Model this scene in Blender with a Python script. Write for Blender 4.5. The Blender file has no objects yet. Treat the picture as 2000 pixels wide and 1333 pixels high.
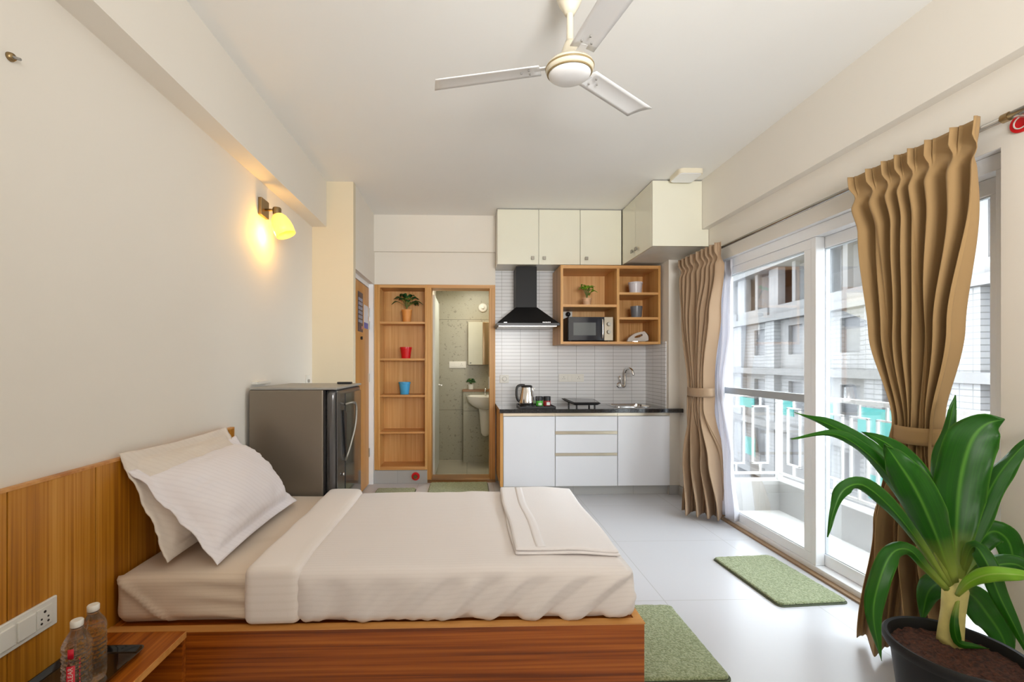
import bpy, bmesh, math, random
from mathutils import Vector, Matrix, noise
random.seed(7)
sc = bpy.context.scene
col = sc.collection
PI = math.pi

# ------------------------------------------------------------------ camera
CAM_H = 1.3; FPX = 860.0
cam_d = bpy.data.cameras.new('camera'); cam = bpy.data.objects.new('camera', cam_d); col.objects.link(cam)
cam.location = (0, 0, CAM_H); cam.rotation_euler = (PI/2, 0, -math.atan(25/860))
cam_d.sensor_fit = 'HORIZONTAL'; cam_d.sensor_width = 36; cam_d.lens = 36*FPX/2000
cam_d.shift_x = 63/2000; cam_d.shift_y = 43.5/2000; cam_d.clip_start = 0.02; cam_d.clip_end = 300
sc.camera = cam
# ------------------------------------------------------------------ colour, world, lights
sc.view_settings.view_transform = 'Standard'; sc.view_settings.look = 'None'
sc.view_settings.gamma = 1; sc.view_settings.use_curve_mapping = False
sc.view_settings.exposure = 0.0
sc.cycles.use_denoising = True
sc.cycles.max_bounces = 10; sc.cycles.diffuse_bounces = 6; sc.cycles.glossy_bounces = 5
sc.cycles.transparent_max_bounces = 16; sc.cycles.transmission_bounces = 8
sc.cycles.sample_clamp_indirect = 6; sc.cycles.caustics_reflective = False; sc.cycles.caustics_refractive = False
w = bpy.data.worlds.new('sky'); sc.world = w; w.use_nodes = True
wb = w.node_tree.nodes['Background']; wb.inputs[0].default_value = (0.86, 0.94, 1.0, 1); wb.inputs[1].default_value = 11.0

def area(name, loc, rot, sx, sy, power, colr, spread=180):
    d = bpy.data.lights.new(name, 'AREA'); d.shape = 'RECTANGLE'; d.size = sx; d.size_y = sy
    d.energy = power; d.color = colr; d.spread = math.radians(spread)
    o = bpy.data.objects.new(name, d); o.location = loc; o.rotation_euler = rot; col.objects.link(o); return o
area('rear_warm_fill', (0.4, -1.45, 1.6), (PI/2, 0, 0), 2.6, 1.9, 9, (1.0, 0.84, 0.66))  # added warm fill behind the camera, no window there
area('rear_up_fill', (0.9, -1.35, 1.75), (math.radians(113), 0, 0), 1.4, 0.9, 54, (0.98, 0.975, 0.96), 100)  # added fill aimed up and forward to brighten ceiling and kitchen
area('rear_down_fill', (0.3, -0.7, 2.84), (0, 0, 0), 1.2, 1.2, 4, (1.0, 0.85, 0.64))  # added downward fill behind the camera, not a fixture of the room
area('bathroom_fill', (0.15, 5.4, 2.36), (0, 0, 0), 0.4, 0.4, 13, (1.0, 0.93, 0.76))  # added fill to brighten the bathroom, no fixture modelled

# ------------------------------------------------------------------ helpers
def mesh(name, verts, faces, mat, parent=None, smooth=False, loc=None, bevel=0, seg=2, sharp=None, uvs=None):
    """one mesh object; verts in room coordinates, stored relative to its parent (or its own base)"""
    if parent is not None:
        off = Vector((0, 0, 0)); p = parent
        while p is not None:
            off += p.location; p = p.parent
    else:
        if loc is None:
            xs = [v[0] for v in verts]; ys = [v[1] for v in verts]; zs = [v[2] for v in verts]
            loc = ((min(xs)+max(xs))/2, (min(ys)+max(ys))/2, min(zs))
        off = Vector(loc)
    me = bpy.data.meshes.new(name)
    me.from_pydata([(v[0]-off[0], v[1]-off[1], v[2]-off[2]) for v in verts], [], faces)
    bm = bmesh.new(); bm.from_mesh(me); bmesh.ops.recalc_face_normals(bm, faces=bm.faces); bm.to_mesh(me); bm.free()
    me.update()
    if smooth:
        me.shade_smooth()
        if sharp: me.set_sharp_from_angle(angle=math.radians(sharp))
    if uvs:
        ul = me.uv_layers.new(name='uv')
        for l in me.loops: ul.data[l.index].uv = uvs[l.vertex_index]
    for m in (mat if isinstance(mat, (list, tuple)) else [mat]): me.materials.append(m)
    o = bpy.data.objects.new(name, me); col.objects.link(o)
    if parent is not None: o.parent = parent
    else: o.location = off
    if bevel:
        b = o.modifiers.new('bevel', 'BEVEL'); b.width = bevel; b.segments = seg; b.limit_method = 'ANGLE'; b.angle_limit = math.radians(40)
    return o

class MB:
    def __init__(s): s.v = []; s.f = []
    def add(s, v, f):
        n = len(s.v); s.v += [tuple(a) for a in v]; s.f += [tuple(i+n for i in q) for q in f]; return s
    def box(s, x0, x1, y0, y1, z0, z1):
        v = [(x, y, z) for z in (z0, z1) for y in (y0, y1) for x in (x0, x1)]
        return s.add(v, [(0, 2, 3, 1), (4, 5, 7, 6), (0, 1, 5, 4), (2, 6, 7, 3), (0, 4, 6, 2), (1, 3, 7, 5)])
    def prism(s, pts, axis, a, b):
        """closed outline pts (two coords) pushed along axis from a to b"""
        def P(p, t): return {'x': (t, p[0], p[1]), 'y': (p[0], t, p[1]), 'z': (p[0], p[1], t)}[axis]
        n = len(pts); v = [P(p, a) for p in pts]+[P(p, b) for p in pts]
        f = [tuple(range(n)), tuple(range(n, 2*n))[::-1]]+[(i, (i+1) % n, (i+1) % n+n, i+n) for i in range(n)]
        return s.add(v, f)
    def lathe(s, prof, c=(0, 0, 0), n=32, axis='z', sq=None, ring=False):
        v = []; f = []
        for r, h in prof:
            for k in range(n):
                a = 2*PI*k/n; rr = r
                if sq: rr = r/(abs(math.cos(a))**sq+abs(math.sin(a))**sq)**(1/sq)
                p = (rr*math.cos(a), rr*math.sin(a), h)
                if axis == 'y': p = (p[0], h, p[1])
                if axis == 'x': p = (h, p[0], p[1])
                v.append((p[0]+c[0], p[1]+c[1], p[2]+c[2]))
        for i in range(len(prof)-1):
            for k in range(n): f.append((i*n+k, i*n+(k+1) % n, (i+1)*n+(k+1) % n, (i+1)*n+k))
        if ring:
            m = len(prof)-1
            for k in range(n): f.append((m*n+k, m*n+(k+1) % n, (k+1) % n, k))
        if prof[0][0] > 1e-6 and not ring: f.append(tuple(range(n)))
        if prof[-1][0] > 1e-6 and not ring: f.append(tuple((len(prof)-1)*n+k for k in range(n)))
        return s.add(v, f)
    def tube(s, path, r, n=10, flat=1.0):
        pts = [Vector(p) for p in path]; v = []; f = []; m = len(pts)
        rs = r if isinstance(r, (list, tuple)) else [r]*m
        up = None
        for i, p in enumerate(pts):
            t = (pts[min(i+1, m-1)]-pts[max(i-1, 0)]).normalized()
            if up is None:
                up = Vector((0, 0, 1)) if abs(t.z) < .9 else Vector((1, 0, 0))
            a = t.cross(up).normalized(); up = a.cross(t).normalized()
            for k in range(n):
                q = 2*PI*k/n; v.append(p+a*math.cos(q)*rs[i]+up*math.sin(q)*rs[i]*flat)
        for i in range(m-1):
            for k in range(n): f.append((i*n+k, i*n+(k+1) % n, (i+1)*n+(k+1) % n, (i+1)*n+k))
        f.append(tuple(range(n))); f.append(tuple((m-1)*n+k for k in range(n))[::-1])
        return s.add(v, f)
    def xf(s, M):
        s.v = [tuple(M @ Vector(q)) for q in s.v]; return s
    def build(s, name, mat, parent=None, **k): return mesh(name, s.v, s.f, mat, parent, **k)

def box(name, x0, x1, y0, y1, z0, z1, mat, parent=None, bevel=0, **k):
    return MB().box(x0, x1, y0, y1, z0, z1).build(name, mat, parent, bevel=bevel, **k)

def empty(name, loc, label=None, cat=None, group=None):
    o = bpy.data.objects.new(name, None); o.location = loc; o.empty_display_size = .1; col.objects.link(o)
    if label: tag(o, label, cat, group)
    return o
def tag(o, label, cat, group=None):
    o['label'] = label; o['category'] = cat
    if group: o['group'] = group
    return o
def struct(o): o['kind'] = 'structure'; return o

def catmull(pts, n):
    P = [Vector(p) for p in pts]; P = [P[0]*2-P[1]]+P+[P[-1]*2-P[-2]]; out = []
    m = len(P)-3
    for j in range(n+1):
        t = j/n*m; i = min(int(t), m-1); t -= i
        a, b, c, d = P[i:i+4]
        out.append(.5*((2*b)+(c-a)*t+(2*a-5*b+4*c-d)*t*t+(3*b-a-3*c+d)*t**3))
    return out
def smooth01(t): t = max(0, min(1, t)); return t*t*(3-2*t)

def soft_box(x0, x1, y0, y1, z0, z1, r, step=.03, disp=None, rz=None):
    """rounded, finely subdivided box; disp(p, normal) returns an offset vector"""
    bm = bmesh.new()
    nx, ny, nz = [max(2, int(round(d/step))) for d in (x1-x0, y1-y0, z1-z0)]
    vm = {}
    def vid(i, j, k):
        if (i, j, k) not in vm: vm[(i, j, k)] = len(vm)
        return vm[(i, j, k)]
    F = []
    for i in range(nx):
        for j in range(ny):
            for k in (0, nz): F.append((vid(i, j, k), vid(i+1, j, k), vid(i+1, j+1, k), vid(i, j+1, k)))
    for i in range(nx):
        for k in range(nz):
            for j in (0, ny): F.append((vid(i, j, k), vid(i+1, j, k), vid(i+1, j, k+1), vid(i, j, k+1)))
    for j in range(ny):
        for k in range(nz):
            for i in (0, nx): F.append((vid(i, j, k), vid(i, j+1, k), vid(i, j+1, k+1), vid(i, j, k+1)))
    bm.free(); V = []
    for (i, j, k) in vm:
        p = Vector((x0+(x1-x0)*i/nx, y0+(y1-y0)*j/ny, z0+(z1-z0)*k/nz))
        q = Vector((min(max(p.x, x0+r), x1-r), min(max(p.y, y0+r), y1-r), min(max(p.z, z0+r), z1-r)))
        d = p-q
        if d.length > 1e-9:
            nrm = d.normalized(); p2 = q+nrm*r
        else: nrm = Vector((0, 0, 1)); p2 = p
        if disp: p2 = p2+disp(p2, nrm)
        V.append(tuple(p2))
    m = MB(); m.v = V; m.f = F; return m

# ------------------------------------------------------------------ materials
def new_mat(name):
    m = bpy.data.materials.new(name); m.use_nodes = True; nt = m.node_tree
    return m, nt, nt.nodes['Principled BSDF']
def L(nt, a, b): nt.links.new(a, b)
def rgba(c): return (c[0], c[1], c[2], 1)
def hexc(h):
    o = []
    for i in (0, 2, 4):
        v = int(h[i:i+2], 16)/255; o.append(v/12.92 if v <= .04045 else ((v+.055)/1.055)**2.4)
    return tuple(o)
def plain(name, c, rough=.5, metal=0, spec=.5, var=.04, vscale=6, bump=0, bscale=60, coat=0):
    m, nt, b = new_mat(name)
    b.inputs['Roughness'].default_value = rough; b.inputs['Metallic'].default_value = metal
    b.inputs['Specular IOR Level'].default_value = spec; b.inputs['Coat Weight'].default_value = coat
    tc = nt.nodes.new('ShaderNodeTexCoord')
    n = nt.nodes.new('ShaderNodeTexNoise'); n.inputs['Scale'].default_value = vscale; n.inputs['Detail'].default_value = 3
    L(nt, tc.outputs['Object'], n.inputs['Vector'])
    r = nt.nodes.new('ShaderNodeValToRGB'); r.color_ramp.elements[0].position = .3; r.color_ramp.elements[1].position = .7
    r.color_ramp.elements[0].color = rgba([max(0, q*(1-var)) for q in c]); r.color_ramp.elements[1].color = rgba([min(1, q*(1+var)) for q in c])
    L(nt, n.outputs['Fac'], r.inputs['Fac']); L(nt, r.outputs['Color'], b.inputs['Base Color'])
    if bump:
        n2 = nt.nodes.new('ShaderNodeTexNoise'); n2.inputs['Scale'].default_value = bscale; n2.inputs['Detail'].default_value = 2
        L(nt, tc.outputs['Object'], n2.inputs['Vector'])
        bp = nt.nodes.new('ShaderNodeBump'); bp.inputs['Strength'].default_value = bump; bp.inputs['Distance'].default_value = .01
        L(nt, n2.outputs['Fac'], bp.inputs['Height']); L(nt, bp.outputs['Normal'], b.inputs['Normal'])
    return m
def wood(name, dark, mid, light, axis='z', rough=.38, fine=95, broad=9):
    m, nt, b = new_mat(name); b.inputs['Roughness'].default_value = rough
    tc = nt.nodes.new('ShaderNodeTexCoord')
    def nz(sc_, along, det, off):
        mp = nt.nodes.new('ShaderNodeMapping')
        v = [sc_, sc_, sc_]; v['xyz'.index(axis)] = along
        mp.inputs['Scale'].default_value = v; mp.inputs['Location'].default_value = (off, off*1.3, off*.7)
        L(nt, tc.outputs['Object'], mp.inputs['Vector'])
        n = nt.nodes.new('ShaderNodeTexNoise'); n.inputs['Scale'].default_value = 1; n.inputs['Detail'].default_value = det
        n.inputs['Distortion'].default_value = .25
        L(nt, mp.outputs['Vector'], n.inputs['Vector']); return n.outputs['Fac']
    a = nz(fine, 1.2, 4, 3.1); c = nz(broad, .5, 3, 8.7)
    mx = nt.nodes.new('ShaderNodeMath'); mx.operation = 'MULTIPLY_ADD'; mx.inputs[1].default_value = .5
    s2 = nt.nodes.new('ShaderNodeMath'); s2.operation = 'MULTIPLY'; s2.inputs[1].default_value = .5
    L(nt, c, s2.inputs[0]); L(nt, a, mx.inputs[0]); L(nt, s2.outputs[0], mx.inputs[2])
    r = nt.nodes.new('ShaderNodeValToRGB'); e = r.color_ramp.elements
    e[0].position = .36; e[0].color = rgba(dark); e[1].position = .64; e[1].color = rgba(light)
    k = e.new(.5); k.color = rgba(mid)
    L(nt, mx.outputs[0], r.inputs['Fac']); L(nt, r.outputs['Color'], b.inputs['Base Color'])
    return m
def tiles(name, c1, c2, grout, bw, bh, mort, plane='xz', rough=.2, speck=None, offx=0, offy=0, bumpy=.3, coat=0):
    m, nt, b = new_mat(name); b.inputs['Roughness'].default_value = rough; b.inputs['Coat Weight'].default_value = coat
    geo = nt.nodes.new('ShaderNodeNewGeometry'); sp = nt.nodes.new('ShaderNodeSeparateXYZ'); cb = nt.nodes.new('ShaderNodeCombineXYZ')
    L(nt, geo.outputs['Position'], sp.inputs[0])
    ax = {'x': 'X', 'y': 'Y', 'z': 'Z'}
    for i, a in enumerate(plane):
        ad = nt.nodes.new('ShaderNodeMath'); ad.operation = 'ADD'; ad.inputs[1].default_value = (offx, offy)[i]
        L(nt, sp.outputs[ax[a]], ad.inputs[0]); L(nt, ad.outputs[0], cb.inputs[i])
    br = nt.nodes.new('ShaderNodeTexBrick'); br.offset = 0; br.squash = 1
    br.inputs['Scale'].default_value = 1; br.inputs['Brick Width'].default_value = bw; br.inputs['Row Height'].default_value = bh
    br.inputs['Mortar Size'].default_value = mort; br.inputs['Mortar Smooth'].default_value = .1
    br.inputs['Color1'].default_value = rgba(c1); br.inputs['Color2'].default_value = rgba(c2); br.inputs['Mortar'].default_value = rgba(grout)
    L(nt, cb.outputs[0], br.inputs['Vector'])
    out = br.outputs['Color']
    if speck:
        cs, amt = speck
        for scl, (thr, cc, fac) in zip((26, 60), (amt[0], amt[1])):
            vo = nt.nodes.new('ShaderNodeTexNoise'); vo.inputs['Scale'].default_value = scl; vo.inputs['Detail'].default_value = 5; vo.inputs['Roughness'].default_value = .65
            L(nt, geo.outputs['Position'], vo.inputs['Vector'])
            rr = nt.nodes.new('ShaderNodeValToRGB'); rr.color_ramp.elements[0].position = thr; rr.color_ramp.elements[1].position = thr+.05
            rr.color_ramp.elements[0].color = (0, 0, 0, 1); rr.color_ramp.elements[1].color = (fac, fac, fac, 1)
            L(nt, vo.outputs['Fac'], rr.inputs['Fac'])
            mx = nt.nodes.new('ShaderNodeMix'); mx.data_type = 'RGBA'; mx.inputs['B'].default_value = rgba(cc)
            L(nt, rr.outputs['Color'], mx.inputs['Factor']); L(nt, out, mx.inputs['A']); out = mx.outputs['Result']
    L(nt, out, b.inputs['Base Color'])
    if bumpy:
        bp = nt.nodes.new('ShaderNodeBump'); bp.inputs['Strength'].default_value = bumpy; bp.inputs['Distance'].default_value = .002; bp.invert = True
        L(nt, br.outputs['Fac'], bp.inputs['Height']); L(nt, bp.outputs['Normal'], b.inputs['Normal'])
    return m
def cloth(name, c, stripe=None, axis='x', rough=.85, bump=.12, bscale=220, stripe_w=.018, sheen=.2, transl=0):
    m, nt, b = new_mat(name); b.inputs['Roughness'].default_value = rough
    b.inputs['Sheen Weight'].default_value = sheen; b.inputs['Specular IOR Level'].default_value = .2
    tc = nt.nodes.new('ShaderNodeTexCoord')
    n = nt.nodes.new('ShaderNodeTexNoise'); n.inputs['Scale'].default_value = bscale
    L(nt, tc.outputs['Object'], n.inputs['Vector'])
    bp = nt.nodes.new('ShaderNodeBump'); bp.inputs['Strength'].default_value = bump; bp.inputs['Distance'].default_value = .002
    L(nt, n.outputs['Fac'], bp.inputs['Height']); L(nt, bp.outputs['Normal'], b.inputs['Normal'])
    if stripe:
        sp = nt.nodes.new('ShaderNodeSeparateXYZ'); L(nt, tc.outputs['Object'], sp.inputs[0])
        k = nt.nodes.new('ShaderNodeMath'); k.operation = 'MULTIPLY'; k.inputs[1].default_value = 2*PI/stripe_w
        if len(axis) == 2:
            ad = nt.nodes.new('ShaderNodeMath'); ad.operation = 'ADD'
            L(nt, sp.outputs[axis[0].upper()], ad.inputs[0]); L(nt, sp.outputs[axis[1].upper()], ad.inputs[1]); L(nt, ad.outputs[0], k.inputs[0])
        else: L(nt, sp.outputs[axis.upper()], k.inputs[0])
        s = nt.nodes.new('ShaderNodeMath'); s.operation = 'SINE'; L(nt, k.outputs[0], s.inputs[0])
        r = nt.nodes.new('ShaderNodeValToRGB'); r.color_ramp.elements[0].position = .35; r.color_ramp.elements[1].position = .65
        r.color_ramp.elements[0].color = rgba(c); r.color_ramp.elements[1].color = rgba(stripe)
        L(nt, s.outputs[0], r.inputs['Fac']); L(nt, r.outputs['Color'], b.inputs['Base Color'])
    else: b.inputs['Base Color'].default_value = rgba(c)
    if transl:
        tr = nt.nodes.new('ShaderNodeBsdfTranslucent'); tr.inputs[0].default_value = rgba(c)
        mx = nt.nodes.new('ShaderNodeMixShader'); mx.inputs[0].default_value = transl
        o = nt.nodes['Material Output']; L(nt, b.outputs[0], mx.inputs[1]); L(nt, tr.outputs[0], mx.inputs[2]); L(nt, mx.outputs[0], o.inputs[0])
    return m
def pane(name, tint=(1, 1, 1), refl=1.0, ior=1.45):
    m, nt, b = new_mat(name); nt.nodes.remove(b)
    t = nt.nodes.new('ShaderNodeBsdfTransparent'); t.inputs[0].default_value = rgba(tint)
    g = nt.nodes.new('ShaderNodeBsdfGlossy'); g.inputs['Roughness'].default_value = .02
    fr = nt.nodes.new('ShaderNodeFresnel'); fr.inputs[0].default_value = ior
    k = nt.nodes.new('ShaderNodeMath'); k.operation = 'MULTIPLY'; k.inputs[1].default_value = refl; L(nt, fr.outputs[0], k.inputs[0])
    mx = nt.nodes.new('ShaderNodeMixShader'); L(nt, k.outputs[0], mx.inputs[0]); L(nt, t.outputs[0], mx.inputs[1]); L(nt, g.outputs[0], mx.inputs[2])
    L(nt, mx.outputs[0], nt.nodes['Material Output'].inputs[0]); return m
def emit(name, c, s):
    m, nt, b = new_mat(name); b.inputs['Emission Color'].default_value = rgba(c); b.inputs['Emission Strength'].default_value = s
    b.inputs['Base Color'].default_value = rgba(c); return m

M = {}
M['wall'] = plain('wall_paint', (.775, .735, .665), .75, var=.012, vscale=1.5)
M['ceil'] = plain('ceiling_paint', (.84, .835, .81), .8, var=.01, vscale=1.2)
M['cream'] = plain('pillar_paint', (.70, .625, .47), .7, var=.012, vscale=1.5)
M['floor'] = tiles('floor_tiles', (.585, .59, .62), (.57, .575, .605), (.44, .44, .44), .8, .8, .0025, 'xy', .28, offx=.52, offy=.02, bumpy=.15)
M['skirt'] = tiles('skirting_tiles', (.42, .42, .41), (.40, .40, .39), (.30, .30, .29), .6, 2, .002, 'xz', .35, offx=.15, bumpy=.1)
M['splash'] = tiles('backsplash_tiles', (.76, .77, .79), (.73, .74, .76), (.28, .28, .28), .207, .0385, .0016, 'xz', .26, offx=.03, offy=.005)
M['splash_r'] = tiles('backsplash_tiles_side', (.76, .77, .79), (.73, .74, .76), (.28, .28, .28), .207, .0385, .0016, 'yz', .26, offx=.1, offy=.005)
stone = ((.10, .09, .06), ((.60, (.12, .11, .08), .6), (.60, (.14, .13, .09), .5)))
M['stone'] = tiles('bathroom_stone', (.33, .315, .235), (.315, .30, .225), (.14, .13, .09), 3.0, 1.25, .003, 'xz', .35, speck=stone, offx=1.0, offy=-.655)
M['bfloor'] = tiles('bathroom_floor', (.40, .37, .28), (.38, .35, .27), (.2, .19, .15), .6, .6, .003, 'xy', .2)
M['head'] = wood('headboard_veneer', hexc('8c520a'), hexc('b57618'), hexc('cb9038'), 'z', .4, 110, 7)
M['bed'] = wood('bed_veneer', hexc('6e3208'), hexc('9c5010'), hexc('b86a20'), 'x', .35, 95, 26)
M['bedy'] = wood('bed_veneer_side', hexc('6e3208'), hexc('9c5010'), hexc('b86a20'), 'y', .35, 95, 26)
M['edge'] = wood('edge_band', hexc('b07030'), hexc('c58a48'), hexc('d29a58'), 'x', .4, 40, 8)
M['oak'] = wood('cabinet_oak', hexc('b07a38'), hexc('c89452'), hexc('d8aa6c'), 'z', .42, 85, 10)
M['oakd'] = wood('cabinet_oak_back', hexc('c28c48'), hexc('d8a666'), hexc('e4ba7e'), 'z', .42, 85, 10)
M['oakx'] = wood('shelf_oak', hexc('b98248'), hexc('cc985c'), hexc('d9ac74'), 'x', .42, 60, 8)
M['door'] = wood('door_veneer', hexc('b27a38'), hexc('c28c4a'), hexc('cf9c5c'), 'z', .4, 60, 6)
M['marble'] = wood('threshold_stone', hexc('5a3a20'), hexc('8a6238'), hexc('b38b58'), 'x', .3, 30, 6)
M['white_lam'] = plain('white_laminate', (.74, .76, .80), .22, var=.005, coat=.3)
M['cream_lam'] = plain('cream_laminate', (.78, .765, .64), .2, var=.006, coat=.3)
M['carc'] = plain('carcass_board', (.70, .69, .62), .4)
M['granite'] = plain('black_granite', (.020, .020, .022), .12, var=.5, vscale=300, coat=.4)
M['blackm'] = plain('black_enamel', (.006, .006, .007), .45, spec=.25)
M['knob'] = plain('dull_knob_metal', (.30, .28, .24), .4, metal=.8)
M['black'] = plain('black_plastic', (.014, .014, .016), .35)
M['matblack'] = plain('soft_black_plastic', (.02, .021, .023), .5)
M['chrome'] = plain('chrome', (.80, .80, .80), .12, metal=1)
M['steel'] = plain('brushed_steel', (.66, .64, .60), .3, metal=1, var=.05, vscale=40)
M['brass'] = plain('aged_brass', (.34, .24, .12), .35, metal=1)
M['channel'] = plain('champagne_aluminium', (.62, .55, .44), .3, metal=1)
M['upvc'] = plain('white_frame', (.90, .92, .95), .3, var=.01)
M['frame_in'] = plain('grey_track', (.62, .66, .69), .35, var=.02)
M['bar'] = plain('grey_bar', (.40, .43, .46), .35)
M['plastic'] = plain('white_plastic', (.74, .73, .68), .35, var=.01)
M['plug'] = plain('grey_line', (.30, .29, .27), .5)
M['ceramic'] = plain('white_ceramic', (.78, .77, .72), .12, var=.005, coat=.4)
M['fr_side'] = plain('fridge_grey', (.215, .18, .14), .34, metal=.45, var=.06, vscale=2)
M['fr_door'] = plain('fridge_door_grey', (.13, .13, .135), .2, metal=.7, var=.05, vscale=3)
M['glossgrey'] = plain('fridge_glass', (.05, .052, .055), .08, metal=.3, coat=.6)
M['soil'] = plain('soil', (.06, .020, .010), .95, var=.7, vscale=90, bump=1.0, bscale=90)
M['pot'] = plain('black_pot', (.010, .010, .011), .5, spec=.3)
M['fanw'] = plain('fan_white', (.88, .88, .88), .35, var=.01)
M['fanc'] = plain('fan_cream', (.74, .68, .54), .3, var=.01)
M['fanring'] = plain('fan_gold_ring', (.30, .22, .10), .4)
M['sheet'] = cloth('bed_sheet', (.64, .535, .43), (.61, .505, .40), 'z', stripe_w=.012)
M['duvet'] = cloth('duvet_cloth', (.71, .66, .635), (.69, .64, .615), 'yz', stripe_w=.02)
M['pillow'] = cloth('pillowcase', (.79, .755, .785), (.765, .73, .76), 'yz', stripe_w=.03)
M['pillow2'] = cloth('pillowcase_back', (.72, .65, .58), (.70, .63, .56), 'yz', stripe_w=.03)
M['towel'] = cloth('towel_terry', (.76, .73, .73), None, bump=.6, bscale=420)
M['curtain'] = cloth('curtain_cloth', (.37, .235, .105), None, bump=.15, bscale=500, sheen=.1, transl=.08)
M['curtainL'] = cloth('curtain_cloth_pale', (.47, .33, .215), None, bump=.15, bscale=500, sheen=.1, transl=.12)
M['sheer'] = cloth('sheer_cloth', (.82, .82, .86), None, transl=.5, sheen=0)
M['mat'] = plain('mat_backing', (.10, .12, .07), .9)
M['glass'] = pane('window_glass', (.985, .99, .99), .55)
M['conc'] = plain('concrete', (.16, .155, .152), .9, var=.12, vscale=.8)
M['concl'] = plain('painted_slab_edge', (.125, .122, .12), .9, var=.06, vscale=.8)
M['void'] = plain('haze_lifted_concrete', (.20, .195, .20), .9, var=.1, vscale=.6)  # base colour lifted to stand for haze over the building's inside
M['block'] = tiles('block_wall', (.185, .183, .185), (.205, .203, .202), (.11, .11, .11), .45, .21, .02, 'yz', .9, bumpy=.3)
M['void2'] = plain('opening_shade', (.12, .12, .125), .6, var=.1, vscale=.6)  # dark base colour stands for the shade inside window openings
M['rod'] = plain('rod_metal', (.42, .40, .37), .22, metal=1)
M['turq'] = plain('turquoise_sheet', (.012, .15, .135), .6, var=.05)
M['balc'] = plain('balcony_paint', (.40, .39, .37), .7, var=.02)
M['balcf'] = plain('balcony_floor', (.84, .83, .80), .5, var=.02)
M['rail'] = plain('railing_paint', (.80, .79, .77), .4)
M['red'] = plain('red_plastic', (.62, .01, .015), .3)
M['blue'] = plain('blue_plastic', (.06, .36, .68), .3)
M['orange'] = plain('orange_clay', (.72, .30, .07), .5)
M['peach'] = plain('peach_clay', (.66, .42, .25), .5, var=.15, vscale=30)
M['wpot'] = plain('white_pot', (.72, .70, .74), .3)
M['gpot'] = plain('grey_pot', (.17, .18, .20), .3)
M['mirror'] = plain('mirror_glass', (.86, .86, .80), .03, metal=1, var=0)
M['stem'] = plain('plant_stem', (.62, .56, .20), .5, var=.15, vscale=20)
M['bark'] = plain('thin_stem', (.16, .20, .05), .6)

def leaf_mat(name, dark, light, rib, tr=.3):
    m, nt, b = new_mat(name); b.inputs['Roughness'].default_value = .42
    uv = nt.nodes.new('ShaderNodeUVMap'); uv.uv_map = 'uv'; sp = nt.nodes.new('ShaderNodeSeparateXYZ'); L(nt, uv.outputs[0], sp.inputs[0])
    a = nt.nodes.new('ShaderNodeMath'); a.operation = 'SUBTRACT'; a.inputs[1].default_value = .5; L(nt, sp.outputs[0], a.inputs[0])
    ab = nt.nodes.new('ShaderNodeMath'); ab.operation = 'ABSOLUTE'; L(nt, a.outputs[0], ab.inputs[0])
    r = nt.nodes.new('ShaderNodeValToRGB'); e = r.color_ramp.elements
    e[0].position = .012; e[0].color = rgba(rib); e[1].position = .055; e[1].color = rgba(dark); L(nt, ab.outputs[0], r.inputs['Fac'])
    k = e.new(.46); k.color = rgba(dark); k = e.new(.5); k.color = rgba(rib)
    mp = nt.nodes.new('ShaderNodeMapping'); mp.inputs['Scale'].default_value = (26, 1.2, 1); L(nt, uv.outputs[0], mp.inputs[0])
    n = nt.nodes.new('ShaderNodeTexNoise'); n.inputs['Scale'].default_value = 1; n.inputs['Detail'].default_value = 2; L(nt, mp.outputs[0], n.inputs[0])
    r2 = nt.nodes.new('ShaderNodeValToRGB'); r2.color_ramp.elements[0].position = .45; r2.color_ramp.elements[1].position = .75
    L(nt, n.outputs['Fac'], r2.inputs['Fac'])
    s3 = nt.nodes.new('ShaderNodeMath'); s3.operation = 'MULTIPLY'; s3.inputs[1].default_value = .6; L(nt, r2.outputs[0], s3.inputs[0])
    mx = nt.nodes.new('ShaderNodeMix'); mx.data_type = 'RGBA'; mx.inputs['B'].default_value = rgba(light)
    L(nt, s3.outputs[0], mx.inputs['Factor']); L(nt, r.outputs[0], mx.inputs['A'])
    # base of the blade turns yellow-green
    r4 = nt.nodes.new('ShaderNodeValToRGB'); r4.color_ramp.elements[0].position = .04; r4.color_ramp.elements[1].position = .22
    r4.color_ramp.elements[0].color = (1, 1, 1, 1); r4.color_ramp.elements[1].color = (0, 0, 0, 1); L(nt, sp.outputs[1], r4.inputs[0])
    mx2 = nt.nodes.new('ShaderNodeMix'); mx2.data_type = 'RGBA'; mx2.inputs['B'].default_value = (.38, .46, .08, 1)
    L(nt, r4.outputs[0], mx2.inputs['Factor']); L(nt, mx.outputs['Result'], mx2.inputs['A'])
    L(nt, mx2.outputs['Result'], b.inputs['Base Color'])
    t = nt.nodes.new('ShaderNodeBsdfTranslucent'); br = nt.nodes.new('ShaderNodeMix'); br.data_type = 'RGBA'; br.inputs['Factor'].default_value = .6
    br.inputs['B'].default_value = (.22, .70, .02, 1); L(nt, mx2.outputs['Result'], br.inputs['A']); L(nt, br.outputs['Result'], t.inputs[0])
    ms = nt.nodes.new('ShaderNodeMixShader'); ms.inputs[0].default_value = tr
    L(nt, b.outputs[0], ms.inputs[1]); L(nt, t.outputs[0], ms.inputs[2]); L(nt, ms.outputs[0], nt.nodes['Material Output'].inputs[0])
    return m
M['leaf'] = leaf_mat('broad_leaf', (.011, .095, .003), (.035, .22, .006), (.10, .30, .025), .34)
M['leaf2'] = leaf_mat('lime_leaf', (.24, .52, .03), (.36, .6, .06), (.42, .62, .12), .3)
M['leaf3'] = leaf_mat('dark_leaf', (.014, .075, .018), (.03, .13, .03), (.05, .16, .04), .15)

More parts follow.
